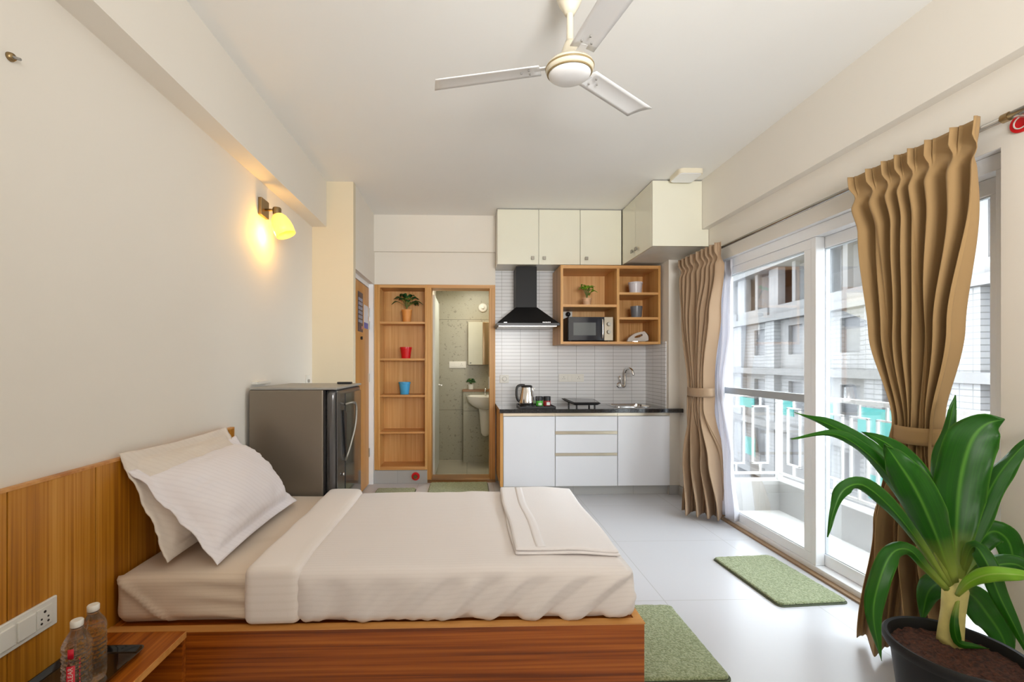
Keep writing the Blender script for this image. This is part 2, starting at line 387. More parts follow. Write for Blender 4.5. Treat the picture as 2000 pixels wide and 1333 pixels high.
def mat_pile():
    m, nt, b = new_mat('mat_pile'); b.inputs['Roughness'].default_value = 1; b.inputs['Sheen Weight'].default_value = .3
    tc = nt.nodes.new('ShaderNodeTexCoord'); n = nt.nodes.new('ShaderNodeTexNoise'); n.inputs['Scale'].default_value = 130; n.inputs['Detail'].default_value = 4
    L(nt, tc.outputs['Object'], n.inputs[0]); r = nt.nodes.new('ShaderNodeValToRGB')
    r.color_ramp.elements[0].position = .35; r.color_ramp.elements[1].position = .68
    r.color_ramp.elements[0].color = (.17, .215, .09, 1); r.color_ramp.elements[1].color = (.42, .47, .28, 1)
    L(nt, n.outputs['Fac'], r.inputs[0]); L(nt, r.outputs[0], b.inputs['Base Color'])
    bp = nt.nodes.new('ShaderNodeBump'); bp.inputs['Strength'].default_value = 1; bp.inputs['Distance'].default_value = .008
    L(nt, n.outputs['Fac'], bp.inputs['Height']); L(nt, bp.outputs[0], b.inputs['Normal']); return m
M['pile'] = mat_pile()

# ------------------------------------------------------------------ room shell
XL, XR, YB, YF, ZC = -1.36, 2.11, 4.80, -1.6, 2.9
f = MB().box(XL-.2, 2.33, YF-.2, 4.98, -.12, 0); struct(f.build('floor', M['floor']))
struct(MB().box(XL-.2, XR+.25, YF-.2, 5.1, ZC, ZC+.12).build('ceiling', M['ceil']))
struct(MB().box(XL-.2, XL, YF-.2, 3.91, 0, ZC).build('wall_left', M['wall']))
struct(MB().box(XL-.2, XR+.25, YF-.2, YF, 0, ZC).build('wall_front', M['wall']))
# pillar between bed side and entrance, then the return wall around the entrance door
struct(MB().box(XL-.2, -1.0, 3.91, 3.985, 0, ZC).build('wall_pillar', M['cream']))
m = MB().box(-1.25, -1.0, 3.985, 4.80, 2.15, ZC).box(-1.25, -1.16, 3.985, 4.8, 0, 2.15)
struct(m.build('wall_entrance', M['wall']))
# right wall with the balcony opening  (opening Y 1.68..3.86, up to z 2.155)
m = MB().box(XR, XR+.24, YF, 1.68, 0, ZC).box(XR, XR+.24, 1.68, 3.86, 2.155, ZC).box(XR, XR+.24, 3.86, 4.98, 0, ZC)
struct(m.build('wall_right', M['wall']))
struct(MB().box(2.0, XR, 4.31, 4.87, 0, 2.35).build('wall_kitchen', M['wall']))
# back wall: over the niche and the bathroom opening, plus the kitchen part
m = MB().box(-1.25, .31, 4.80, 4.98, 2.155, ZC).box(.31, XR, 4.86, 4.98, 0, ZC)
m.box(-1.25, -.43, 5.06, 5.12, 0, 2.155).box(-1.25, -1.0, 4.80, 5.12, 0, 2.155)
struct(m.build('wall_back', M['wall']))
struct(box('baseboard_back', -1.0, -.43, 4.785, 4.86, 0, .14, M['skirt']))
struct(box('baseboard_right', 2.09, XR, 3.9, 4.31, 0, .09, M['skirt']))
struct(box('baseboard_kitchen', 2.0, 2.09, 4.298, 4.31, 0, .09, M['skirt']))
# beams under the ceiling
struct(box('trim_1', XL, -1.235, YF, 3.91, 2.50, ZC, M['wall']))
struct(box('trim_2', 2.05, XR, YF, 4.31, 2.47, ZC, M['wall']))
struct(box('trim_3', -1.0, .31, 4.765, 4.80, 2.505, ZC, M['wall']))
struct(box('trim_4', .312, 2.0, 4.85, 4.86, .8, 2.32, M['splash']))
struct(box('trim_5', 1.99, 2.0, 4.36, 4.85, .80, 1.52, M['splash_r']))

# ------------------------------------------------------------------ entrance door in the return wall
d = empty('door_1', (-1.08, 4.0, 0)); struct(d)
box('leaf', -1.09, -1.05, 3.99, 4.745, .01, 2.10, M['door'], d)
box('frame', -1.10, -1.005, 4.75, 4.798, 0, 2.148, M['upvc'], d)
box('frame', -1.12, -1.045, 3.986, 4.75, 2.105, 2.148, M['upvc'], d)
for z in (.30, 1.10, 1.66, 1.80):
    box('hinge', -1.052, -1.040, 4.728, 4.752, z, z+.09, M['steel'], d)
pz = box('sign_panel', -1.051, -1.048, 4.27, 4.47, 1.61, 2.0, plain('sign_black', (.018, .02, .045), .3), d)
mk = MB()
for i in range(3):
    for j in range(6): mk.box(-1.0485, -1.047, 4.29+i*.057, 4.332+i*.057, 1.70+j*.043, 1.728+j*.043)
mk.build('sign_marks', plain('sign_marks', (.30, .36, .50), .4), pz)
box('sign_strip', -1.0485, -1.0465, 4.42, 4.45, 1.64, 1.67, plain('sign_pink', (.75, .30, .34), .4), pz)
nn = box('notice_sheet', -1.051, -1.048, 4.52, 4.70, 1.66, 1.90, plain('paper', (.70, .72, .78), .5), d)
box('notice_band', -1.0485, -1.0465, 4.52, 4.70, 1.66, 1.72, plain('notice_blue', (.12, .12, .42), .5), nn)
MB().lathe([(.0, 0), (.016, 0), (.016, .02), (0, .02)], (-1.052, 4.39, 1.55), 16, 'x').build('peephole', M['black'], d, smooth=True, sharp=40)

# ------------------------------------------------------------------ bathroom beyond
struct(MB().box(-.6, 1.1, 6.10, 6.2, -.05, 2.45).build('wall_bathroom_back', M['stone']))
struct(MB().box(-.56, -.425, 5.07, 6.2, -.05, 2.45).build('wall_bathroom_left', M['wall']))
struct(MB().box(1.0, 1.1, 4.98, 6.2, -.05, 2.45).build('wall_bathroom_right', M['stone']))
struct(MB().box(-.6, 1.1, 4.98, 6.2, -.14, -.04).build('floor_bathroom', M['bfloor']))
struct(MB().box(-.6, 1.1, 4.98, 6.2, 2.4, 2.5).build('ceiling_bathroom', M['ceil']))
struct(MB().box(-.05, 1.0, 5.95, 6.10, -.05, .915).build('wall_bathroom_ledge', M['stone']))
struct(box('trim_6', -.06, 1.0, 5.94, 6.10, .915, .945, M['marble'], bevel=.003))
struct(box('trim_7', -.43, .31, 4.80, 5.02, -.04, .035, M['marble'], bevel=.004))
# bathroom door leaf, swung open against the left wall
d = empty('door_2', (-.40, 5.0, 0)); struct(d)
box('leaf', -.405, -.365, 5.02, 5.80, 0, 2.08, plain('door_white', (.66, .70, .66), .3), d, bevel=.003)
lv = MB().lathe([(.0, 0), (.022, 0), (.022, .008), (0, .008)], (-.365, 5.70, 1.02), 16, 'x').tube([(-.357, 5.70, 1.02), (-.325, 5.70, 1.02), (-.322, 5.60, 1.02)], .008)
lv.build('lever_handle', M['steel'], d, smooth=True, sharp=50)
# bathroom things
t = empty('mirror_cabinet', (.16, 6.10, 1.28), 'tall mirror cabinet hung on the speckled stone wall in the bathroom', 'mirror cabinet')
box('body', .02, .45, 6.0, 6.098, 1.28, 1.86, M['oakd'], t)
box('mirror_door', .017, .215, 5.988, 6.0, 1.28, 1.86, plain('mirror_front', (.42, .405, .31), .35, metal=.1), t, bevel=.002)
box('mirror_door', .219, .45, 5.988, 6.0, 1.28, 1.86, plain('mirror_dark', (.20, .14, .07), .12, metal=.5), t, bevel=.002)
box('catch', .04, .06, 5.984, 5.988, 1.30, 1.31, M['black'], t)
t = empty('exhaust_vent', (.22, 6.10, 2.02), 'round white vent cap high on the bathroom stone wall', 'vent')
MB().lathe([(0, -.03), (.05, -.028), (.062, -.015), (.065, 0)], (.22, 6.10, 2.07), 28, 'y').build('cap', M['plastic'], t, smooth=True)
MB().lathe([(0, -.045), (.022, -.043), (.024, -.028)], (.22, 6.10, 2.07), 20, 'y').build('knob', M['plastic'], t, smooth=True)
def switch_plate(name, x0, x1, z0, z1, y, label, cat, spec, group=None):
    """plate on a wall facing -Y; spec: list of (kind, x0, x1)"""
    t = empty(name, ((x0+x1)/2, y, z0), label, cat, group)
    box('plate', x0, x1, y-.010, y, z0, z1, M['plastic'], t, bevel=.003)
    for kind, a, b in spec:
        zc0, zc1 = z0+.018, z1-.018
        if kind == 'switch': box('rocker', a, b, y-.015, y-.009, zc0, zc1, M['plastic'], t, bevel=.0015)
        elif kind == 'socket':
            s = box('socket', a, b, y-.013, y-.009, zc0, zc1, M['plastic'], t, bevel=.001)
            cx, cz = (a+b)/2, (zc0+zc1)/2; hs = MB()
            for dx, dz, r in ((0, .012, .005), (-.010, -.008, .004), (.010, -.008, .004)):
                hs.lathe([(0, 0), (r, 0), (r, -.003), (0, -.003)], (cx+dx, y-.0125, cz+dz), 10, 'y')
            hs.build('socket_holes', M['plug'], s)
        else:
            MB().lathe([(0, -.018), (.018, -.018), (.02, -.009), (.02, -.008)], ((a+b)/2, y, (zc0+zc1)/2), 20, 'y').build('dial', M['plastic'], t, smooth=True, sharp=40)
            MB().lathe([(.024, -.0115), (.027, -.0115), (.027, -.009), (.024, -.009)], ((a+b)/2, y, (zc0+zc1)/2), 24, 'y', ring=True).build('dial_ring', M['plug'], t)
    return t
switch_plate('switch_plate', -.245, -.01, 1.235, 1.325, 6.10, 'white switch plate on the speckled stone bathroom wall', 'switch', [('switch', -.225, -.18), ('switch', -.175, -.13), ('socket', -.12, -.03)])
# wash basin with half pedestal
t = empty('wash_basin', (.24, 5.94, .33), 'white ceramic wash basin with half pedestal on the bathroom ledge wall', 'wash basin')
prof = [(.0, .70), (.05, .70), (.10, .715), (.16, .755), (.20, .80), (.215, .85), (.218, .872), (.205, .875), (.195, .86), (.17, .80), (.10, .755), (.02, .745), (0, .745)]
bm_ = MB().lathe(prof, (0, 0, 0), 40)
bm_.v = [(x*1.15+.245, y*1.0+5.735, z) for x, y, z in bm_.v]
bm_.build('bowl', M['ceramic'], t, smooth=True, sharp=60)
box('back_shelf', .03, .46, 5.84, 5.945, .80, .875, M['ceramic'], t, bevel=.012, seg=3)
pd = MB().lathe([(.02, .33), (.05, .345), (.07, .38), (.085, .50), (.095, .62), (.11, .72)], (0, 0, 0), 28)
pd.v = [(x*.85+.245, y*.9+5.84, z) for x, y, z in pd.v]; pd.build('half_pedestal', M['ceramic'], t, smooth=True)
MB().tube(catmull([(.245, 5.90, .875), (.245, 5.90, .95), (.245, 5.86, .975), (.245, 5.80, .955)], 12), .011).build('tap', M['chrome'], t, smooth=True)

# ------------------------------------------------------------------ small potted plants
def pot(name, c, r0, r1, h, mat, label, cat='plant pot', group=None, parent=None, rim=True):
    pr = [(0, 0), (r0, 0), (r0*1.01, .003), (r1, h*.86), (r1*1.06, h*.87), (r1*1.07, h), (r1*.97, h), (r1*.93, h*.85), (r0*.9, .01), (0, .01)] if rim else \
         [(0, 0), (r0, 0), (r0*1.02, .003), (r1, h), (r1*.93, h), (r0*.9, .01), (0, .01)]
    o = MB().lathe(pr, c, 32).build(name, mat, parent, smooth=True, sharp=45)
    if label: tag(o, label, cat, group)
    return o
def leaf_shape(mb, pts, W, n=12, side=None, fold=.25, uvs=None, prof=None, across=5, twist=0, cup=0):
    P = catmull(pts, n)
    for i, p in enumerate(P):
        t = i/n
        tg = (P[min(i+1, n)]-P[max(i-1, 0)]).normalized()
        s = Vector(side) if side is not None else Vector((0, 0, 1)).cross(tg)
        s = (s-tg*s.dot(tg))
        s = s.normalized() if s.length > 1e-5 else Vector((1, 0, 0))
        nr = tg.cross(s).normalized()
        if twist: s = (Matrix.Rotation(twist*t, 3, tg) @ s); nr = tg.cross(s)
        wdt = W*(prof(t) if prof else max(.02, math.sin(PI*min(1, t**.8))**.8))
        for k in range(across):
            u = k/(across-1)*2-1
            mb.v.append(tuple(p+s*u*wdt/2+nr*(abs(u))*wdt*fold*.5+nr*cup*u*u))
            if uvs is not None: uvs.append(((u+1)/2, t))
    base = len(mb.v)-(n+1)*across
    for i in range(n):
        for k in range(across-1):
            a = base+i*across+k; mb.f.append((a, a+1, a+across+1, a+across))

def bushy(name, c, rp0, rp1, hp, potmat, leaves, lw, ll, spread, hgt, lmat, label, rnd, stemmat, ysq=1.0):
    t = empty(name, c, label, 'potted plant')
    p = pot('pot', c, rp0, rp1, hp, potmat, None, parent=t)
    MB().lathe([(0, hp*.8), (rp1*.92, hp*.8), (rp1*.92, hp*.84), (0, hp*.86)], c, 24).build('soil', M['soil'], t)
    R = random.Random(rnd)
    stems = MB(); 
    for i in range(leaves):
        a = 2*PI*i/leaves*2.4+R.random(); el = R.uniform(.2, 1.0)
        base = Vector((c[0], c[1], c[2]+hp*.85)); d = Vector((math.cos(a), math.sin(a)*ysq, 0))
        hub = base+d*spread*.45*(1-el*.6)+Vector((0, 0, hgt*(.35+.55*el)))
        stems.tube(catmull([base, base+d*.01+Vector((0, 0, hgt*.3)), hub], 6), .0022, 6)
        mb = MB(); uv = []
        tip = hub+d*ll*(1.1-el*.4)+Vector((0, 0, ll*(.55*el-.25)))
        mid = (hub+tip)/2+Vector((0, 0, ll*.22))
        leaf_shape(mb, [hub, mid, tip], lw*R.uniform(.8, 1.2), 8, uvs=uv)
        o = mb.build('leaf', lmat, t, smooth=True, uvs=uv)
        s = o.modifiers.new('thick', 'SOLIDIFY'); s.thickness = .0012
    stems.build('stem', stemmat, t, smooth=True)
    return t

# ------------------------------------------------------------------ tall display shelf (left niche)
t = empty('display_shelf', (-.70, 4.92, .14), 'tall open oak display shelf with five bays beside the bathroom opening', 'shelf unit')
box('side_panel', -.965, -.940, 4.785, 5.055, .145, 2.15, M['oak'], t)
box('side_panel', -.455, -.431, 4.785, 5.055, .145, 2.15, M['oak'], t)
box('top_panel', -.94, -.455, 4.785, 5.055, 2.118, 2.15, M['oakx'], t)
box('bottom_panel', -.94, -.455, 4.785, 5.055, .145, .18, M['oakx'], t)
box('back_panel', -.94, -.455, 5.04, 5.055, .18, 2.118, M['oakd'], t)
box('filler_panel', -1.0, -.966, 4.79, 4.83, .145, 2.152, M['oak'], t)
for z in (.548, .946, 1.343, 1.742): box('shelf', -.94, -.455, 4.80, 5.04, z-.013, z+.010, M['oakx'], t, bevel=.001)
bushy('potted_plant', (-.665, 4.90, 1.752), .042, .055, .14, M['orange'], 22, .06, .12, .17, .18, M['leaf3'], 'dark leafy plant in an orange pot on the top bay of the tall shelf', 4, M['bark'], .6)
pot('plant_pot', (-.675, 4.90, 1.353), .048, .062, .125, M['red'], 'small red pot standing empty on the tall oak shelf')
pot('plant_pot', (-.690, 4.90, .957), .048, .062, .135, M['blue'], 'small bright blue pot standing empty on the tall oak shelf', rim=True)
# oak frame of the bathroom opening
t = empty('door_3', (-.06, 4.8, 0)); struct(t)
box('jamb', -.430, -.385, 4.785, 4.97, .036, 2.115, M['oak'], t)
jr = box('jamb', .247, .308, 4.785, 4.97, .036, 2.115, M['oak'], t)
box('lintel', -.430, .308, 4.785, 4.97, 2.116, 2.152, M['oakx'], t)
box('strike_plate', .243, .248, 4.86, 4.89, 1.02, 1.15, M['steel'], t)
# capped outlet with a red collar low on the skirting
t = empty('outlet_valve', (-.55, 4.785, .03), 'small red collar with a brown cap low on the skirting under the shelf', 'valve')
MB().lathe([(.020, -.012), (.042, -.012), (.045, 0), (.020, 0)], (-.555, 4.785, .075), 24, 'y', ring=True).build('collar', M['red'], t, smooth=True, sharp=40)
MB().lathe([(0, -.035), (.02, -.035), (.023, -.01), (.023, 0)], (-.555, 4.785, .075), 16, 'y').build('cap', M['brass'], t, smooth=True, sharp=40)

t = bushy('potted_plant', (.055, 5.985, .946), .038, .040, .07, M['ceramic'], 46, .035, .045, .075, .075, M['leaf3'], 'tiny round green plant in a white pot on the bathroom ledge', 9, M['bark'])

# ------------------------------------------------------------------ kitchen base units
CY = 4.262
def channel(mb_name, x0, x1, z0, z1, parent):
    return MB().prism([(CY+.004, z0), (CY+.004, z1), (CY+.05, z1), (CY+.05, z0+.004), (CY+.012, z0)], 'x', x0, x1).build(mb_name, M['channel'], parent)
def base_unit(x0, x1, label, kind):
    t = empty('base_cabinet', ((x0+x1)/2, 4.55, .1), label, 'cabinet')
    m = MB().box(x0, x0+.018, CY+.02, 4.845, .1, .815).box(x1-.018, x1, CY+.02, 4.845, .1, .815).box(x0+.018, x1-.018, CY+.02, 4.845, .1, .118).box(x0+.018, x1-.018, 4.83, 4.845, .118, .815)
    m.build('body', M['carc'], t)
    g = .0025
    if kind == 'door':
        dd = box('door', x0+g, x1-g, CY, CY+.018, .102, .782, M['white_lam'], t, bevel=.0012)
        channel('handle_channel', x0, x1, .786, .816, t)
    else:
        for (a, b) in ((.102, .395), (.425, .605), (.638, .782)):
            dr = box('drawer', x0+g, x1-g, CY, CY+.018, a, b, M['white_lam'], t, bevel=.0012)
        for (a, b) in ((.397, .423), (.607, .636), (.786, .816)): channel('handle_channel', x0, x1, a, b, t)
    return t
base_unit(.352, .857, 'white base cabinet with one wide door at the left end of the counter', 'door')
base_unit(.859, 1.471, 'white base cabinet with three drawers in the middle of the counter', 'drawer')
base_unit(1.473, 1.990, 'white base cabinet with one wide door at the right end under the sink', 'door')
t = tag(box('end_panel', .322, .350, CY, 4.845, .1, .818, M['oak']), 'narrow light oak end panel at the left of the white base cabinets', 'panel')
struct(box('trim_8', .34, 1.995, 4.325, 4.34, 0, .1, M['skirt']))
# worktop with a sink cut-out: built as one slab ring
t = empty('worktop', (1.2, 4.5, .82), 'polished black granite worktop running over the white base cabinets', 'worktop')
SX0, SX1, SY0, SY1 = 1.50, 1.86, 4.40, 4.70
m = MB().box(.312, SX0, 4.215, 4.848, .82, .858).box(SX1, 1.988, 4.215, 4.848, .82, .858).box(SX0, SX1, 4.215, SY0, .82, .858).box(SX0, SX1, SY1, 4.848, .82, .858)
m.box(1.988, 2.10, 4.215, 4.296, .82, .858)
m.build('slab', M['granite'], t)
t = empty('kitchen_sink', ((SX0+SX1)/2, (SY0+SY1)/2, .68), 'stainless steel sink bowl set into the black worktop', 'sink')
m = MB(); pts = []
def rr(x0, x1, y0, y1, r, z, n=6):
    out = []
    for cx, cy, a0 in ((x1-r, y1-r, 0), (x0+r, y1-r, PI/2), (x0+r, y0+r, PI), (x1-r, y0+r, 1.5*PI)):
        for k in range(n+1):
            a = a0+PI/2*k/n; out.append((cx+r*math.cos(a), cy+r*math.sin(a), z))
    return out
rings = [rr(SX0-.012, SX1+.012, SY0-.012, SY1+.012, .05, .859), rr(SX0-.012, SX1+.012, SY0-.012, SY1+.012, .05, .8625), rr(SX0+.004, SX1-.004, SY0+.004, SY1-.004, .045, .8625), rr(SX0+.015, SX1-.015, SY0+.015, SY1-.015, .04, .72), rr(SX0+.05, SX1-.05, SY0+.05, SY1-.05, .04, .70)]
n = len(rings[0])
for r_ in rings: m.v += r_
for i in range(len(rings)-1):
    for k in range(n): m.f.append((i*n+k, i*n+(k+1) % n, (i+1)*n+(k+1) % n, (i+1)*n+k))
m.f.append(tuple((len(rings)-1)*n+k for k in range(n)))
m.build('bowl', M['chrome'], t, smooth=True, sharp=50)
MB().lathe([(0, .703), (.03, .703), (.032, .701)], ((SX0+SX1)/2, (SY0+SY1)/2, 0), 20).build('drain', M['steel'], t)
t = empty('sink_tap', (1.70, 4.85, 1.04), 'chrome wall-mounted swan-neck tap above the sink', 'tap')
MB().lathe([(.0, -.07), (.020, -.068), (.024, -.05), (.024, -.01), (.030, -.004), (.030, 0)], (1.692, 4.85, 1.055), 20, 'y').build('valve_body', M['chrome'], t, smooth=True, sharp=40)
MB().tube([(1.692, 4.795, 1.055), (1.680, 4.785, 1.12), (1.676, 4.782, 1.16)], [.008, .007, .009]).build('lever', M['chrome'], t, smooth=True)
MB().tube(catmull([(1.70, 4.80, 1.05), (1.725, 4.78, 1.045), (1.731, 4.775, 1.09), (1.733, 4.77, 1.20), (1.745, 4.72, 1.245), (1.765, 4.66, 1.225), (1.775, 4.64, 1.17)], 26), .013, 12).build('spout', M['chrome'], t, smooth=True)
# electrical points over the worktop
switch_plate('fan_regulator', .362, .462, 1.082, 1.172, 4.85, 'square white plate with a round dial on the tiles beside the bathroom opening', 'switch', [('dial', .37, .455)])
switch_plate('switch_plate', 1.015, 1.295, 1.092, 1.182, 4.85, 'long white switch and socket plate on the tiles above the cooktop', 'switch', [('socket', 1.04, 1.10), ('switch', 1.115, 1.15), ('switch', 1.155, 1.19), ('socket', 1.205, 1.265)])

# kettle, tray, jars, cooktop
t = empty('serving_tray', (.69, 4.42, .858), 'flat black tray on the worktop holding the kettle and two jars', 'tray')
m = MB().box(.515, .865, 4.25, 4.58, .859, .865).box(.515, .865, 4.25, 4.256, .865, .880).box(.515, .865, 4.574, 4.58, .865, .880).box(.515, .521, 4.256, 4.574, .865, .880).box(.859, .865, 4.256, 4.574, .865, .880)
m.build('tray_body', M['black'], t, bevel=.002)
KX, KY, KZ = .60, 4.40, .866
t = empty('electric_kettle', (KX, KY, KZ), 'polished steel electric kettle with a black handle, standing on the black tray', 'kettle')
MB().lathe([(0, 0), (.078, 0), (.080, .006), (.078, .016), (.0, .018)], (KX, KY, KZ), 32).build('power_base', M['black'], t, smooth=True, sharp=40)
MB().lathe([(.0, .019), (.072, .019), (.078, .028), (.078, .05), (.072, .10), (.062, .16), (.055, .195), (.0, .196)], (KX, KY, KZ), 40).build('body', M['chrome'], t, smooth=True, sharp=50)
MB().prism([(KX+.04, KZ+.192), (KX+.082, KZ+.186), (KX+.056, KZ+.135)], 'y', KY-.016, KY+.016).build('spout', M['chrome'], t, bevel=.004)
MB().lathe([(.056, .192), (.056, .204), (.045, .214), (0, .216)], (KX, KY, KZ), 28).build('lid', M['black'], t, smooth=True, sharp=50)
MB().tube(catmull([(KX-.02, KY, KZ+.212), (KX-.07, KY, KZ+.212), (KX-.098, KY, KZ+.19), (KX-.103, KY, KZ+.12), (KX-.092, KY, KZ+.07), (KX-.074, KY, KZ+.05)], 22), .0125, 12).build('handle', M['black'], t, smooth=True)
for i, (x, c1, lab) in enumerate(((.728, hexc('4fb43a'), 'small jar with a green label and black lid, beside the kettle'), (.806, hexc('a3242c'), 'small jar with a red and white label, right end of the tray'))):
    t = empty('jar', (x, 4.42, .866), lab, 'jar')
    MB().lathe([(0, 0), (.034, 0), (.036, .004), (.036, .060), (0, .061)], (x, 4.42, .866), 24).build('glass_body', plain('jar_body_%d' % i, (.05, .03, .03) if i else (.03, .10, .03), .2), t, smooth=True, sharp=40)
    MB().lathe([(.0365, .008), (.0372, .010), (.0372, .055), (.0365, .057)], (x, 4.42, .866), 24).build('jar_label', plain('jar_label_%d' % i, c1, .4), t, smooth=True)
    MB().lathe([(0, .061), (.038, .061), (.038, .098), (.034, .101), (0, .101)], (x, 4.42, .866), 24).build('lid', M['black'], t, smooth=True, sharp=40)
    mm = MB()
    for k in range(5):
        a0 = -PI/2-.5+k*.2+(.1 if not i else .25); a1 = a0+.2; r = .0377
        mm.v += [(x+r*math.cos(a0), 4.42+r*math.sin(a0), .880), (x+r*math.cos(a1), 4.42+r*math.sin(a1), .880), (x+r*math.cos(a1), 4.42+r*math.sin(a1), .910 if i else .902), (x+r*math.cos(a0), 4.42+r*math.sin(a0), .910 if i else .902)]
        b0 = len(mm.v)-4; mm.f.append((b0, b0+1, b0+2, b0+3))
    o = mm.build('label_patch', plain('label_white_%d' % i, (.75, .78, .74) if i else (.62, .72, .58), .4), t); o.modifiers.new('thick', 'SOLIDIFY').thickness = .0006
t = empty('induction_cooktop', (1.15, 4.42, .858), 'black portable induction cooktop tilted on the worktop', 'cooktop')
m = MB()
top = [(.99, 4.62, .932), (1.33, 4.58, .928), (1.325, 4.30, .905), (1.04, 4.30, .905)]
bot = [(1.03, 4.60, .900), (1.30, 4.57, .897), (1.29, 4.32, .885), (1.07, 4.32, .885)]
m.add(top+bot, [(0, 1, 2, 3), (7, 6, 5, 4), (0, 4, 5, 1), (1, 5, 6, 2), (2, 6, 7, 3), (3, 7, 4, 0)]); m.build('body', M['matblack'], t, bevel=.006)
m = MB(); m.add([(1.02, 4.60, .9305), (1.31, 4.565, .9275), (1.305, 4.325, .9085), (1.06, 4.325, .9085), (1.02, 4.60, .934), (1.31, 4.565, .931), (1.305, 4.325, .913), (1.06, 4.325, .913)], [(0, 1, 2, 3), (4, 5, 6, 7), (0, 1, 5, 4), (1, 2, 6, 5), (2, 3, 7, 6), (3, 0, 4, 7)])
m.build('glass_top', M['granite'], t)
for (x, y, z) in ((1.09, 4.345, .888), (1.27, 4.345, .888), (1.06, 4.56, .898), (1.27, 4.545, .898)):
    MB().lathe([(.009, .8585), (.009, z)], (x, y, 0), 12).build('foot', M['black'], t, smooth=True, sharp=40)

# cooker hood
t = empty('cooker_hood', (.61, 4.6, 1.67), 'black pyramid cooker hood with a square chimney on the tiled wall', 'cooker hood')
box('chimney', .515, .733, 4.60, 4.845, 1.885, 2.315, M['blackm'], t, bevel=.002)
m = MB(); m.add([(.300, 4.40, 1.705), (.928, 4.40, 1.705), (.928, 4.845, 1.705), (.300, 4.845, 1.705), (.510, 4.595, 1.885), (.738, 4.595, 1.885), (.738, 4.845, 1.885), (.510, 4.845, 1.885)],
  [(0, 1, 5, 4), (1, 2, 6, 5), (2, 3, 7, 6), (3, 0, 4, 7), (4, 5, 6, 7), (3, 2, 1, 0)])
m.build('canopy', M['blackm'], t, bevel=.002)
box('rim', .298, .930, 4.39, 4.845, 1.680, 1.705, M['black'], t, bevel=.002)
box('filter', .32, .908, 4.43, 4.82, 1.672, 1.680, M['steel'], t)
for i in range(5): MB().lathe([(0, -.004), (.005, -.004), (.005, 0)], (.765+i*.017, 4.40, 1.712), 10, 'y').build('button', M['steel'], t)
box('badge', .37, .40, 4.396, 4.399, 1.707, 1.713, M['steel'], t)

# overhead cabinets
OY = 4.53
def knob(x, y, z, d, parent):
    if d == 'y': m = MB().box(x-.016, x+.016, y-.022, y-.010, z-.016, z+.016).box(x-.006, x+.006, y-.010, y, z-.006, z+.006)
    else: m = MB().box(x-.022, x-.010, y-.016, y+.016, z-.016, z+.016).box(x-.010, x, y-.006, y+.006, z-.006, z+.006)
    m.build('knob', M['knob'], parent, bevel=.002)
def overhead(x0, x1, doors, knobs, label):
    t = empty('overhead_cabinet', ((x0+x1)/2, 4.7, 2.32), label, 'cabinet')
    box('body', x0, x1, OY+.02, 4.847, 2.325, 2.885, M['carc'], t)
    box('shadow_gap_strip', x0, x1, OY+.012, 4.847, 2.886, 2.899, M['plug'], t)  # solid grey strip stands in for the shadow line below the ceiling
    for (a, b), k in zip(doors, knobs):
        dd = box('door', a+.0025, b-.0025, OY, OY+.018, 2.322, 2.888, M['cream_lam'], t, bevel=.0012)
        knob(k, OY, 2.385, 'y', dd)
overhead(.312, 1.172, [(.312, .741), (.741, 1.172)], [.677, .797], 'glossy cream overhead cabinet with two doors above the black hood')
overhead(1.173, 1.606, [(1.173, 1.606)], [1.236], 'glossy cream overhead cabinet with a single door, in the inner corner')
t = empty('overhead_cabinet', (1.83, 4.2, 2.32), 'deep cream overhead cabinet jutting towards the room over the kitchen corner', 'cabinet')
m = MB().box(1.632, 1.997, 3.80, 4.845, 2.325, 2.885).box(1.997, 2.048, 3.80, 4.30, 2.325, 2.885).box(2.048, 2.108, 3.80, 4.30, 2.325, 2.468)
m.build('body', M['carc'], t)
m = MB().prism([(1.612, 2.321), (2.106, 2.321), (2.106, 2.468), (2.048, 2.468), (2.048, 2.888), (1.612, 2.888)], 'y', 3.78, 3.798)
m.build('end_panel', M['cream_lam'], t, bevel=.0012)
for a, b, k in ((3.80, 4.178, 4.13), (4.178, 4.527, 4.232)):
    dd = box('door', 1.612, 1.630, a+.0025, b-.0025, 2.322, 2.888, M['cream_lam'], t, bevel=.0012); knob(1.612, k, 2.385, 'x', dd)
box('shadow_gap_strip', 1.625, 1.99, 3.79, 4.527, 2.886, 2.899, M['plug'], t)  # same grey strip, shadow line put in as colour

# open oak wall shelf
t = empty('open_shelf_unit', (1.46, 4.64, 1.49), 'open oak wall shelf with five compartments under the overhead cabinets', 'shelf unit')
SY = 4.43
box('side_panel', .948, .973, SY, 4.848, 1.495, 2.295, M['oak'], t); box('side_panel', 1.948, 1.972, SY, 4.848, 1.495, 2.295, M['oak'], t)
box('top_panel', .973, 1.948, SY, 4.848, 2.262, 2.295, M['oakx'], t); box('bottom_panel', .973, 1.948, SY, 4.848, 1.495, 1.520, M['oakx'], t)
box('divider', 1.522, 1.548, SY, 4.83, 1.52, 2.262, M['oak'], t)
box('back_panel', .973, 1.948, 4.833, 4.848, 1.52, 2.262, M['oakd'], t)
box('shelf', .973, 1.522, SY+.005, 4.833, 1.872, 1.897, M['oakx'], t)
box('shelf', 1.548, 1.948, SY+.005, 4.833, 1.999, 2.022, M['oakx'], t)
box('shelf', 1.548, 1.948, SY+.005, 4.833, 1.746, 1.770, M['oakx'], t)
bushy('potted_plant', (1.262, 4.60, 1.897), .036, .047, .085, M['peach'], 16, .048, .075, .11, .15, M['leaf2'], 'lime green leafy plant in a peach pot on the open wall shelf', 12, M['bark'])
pot('plant_pot', (1.778, 4.60, 2.022), .058, .070, .13, M['wpot'], 'small white pot alone in the top right compartment of the wall shelf')
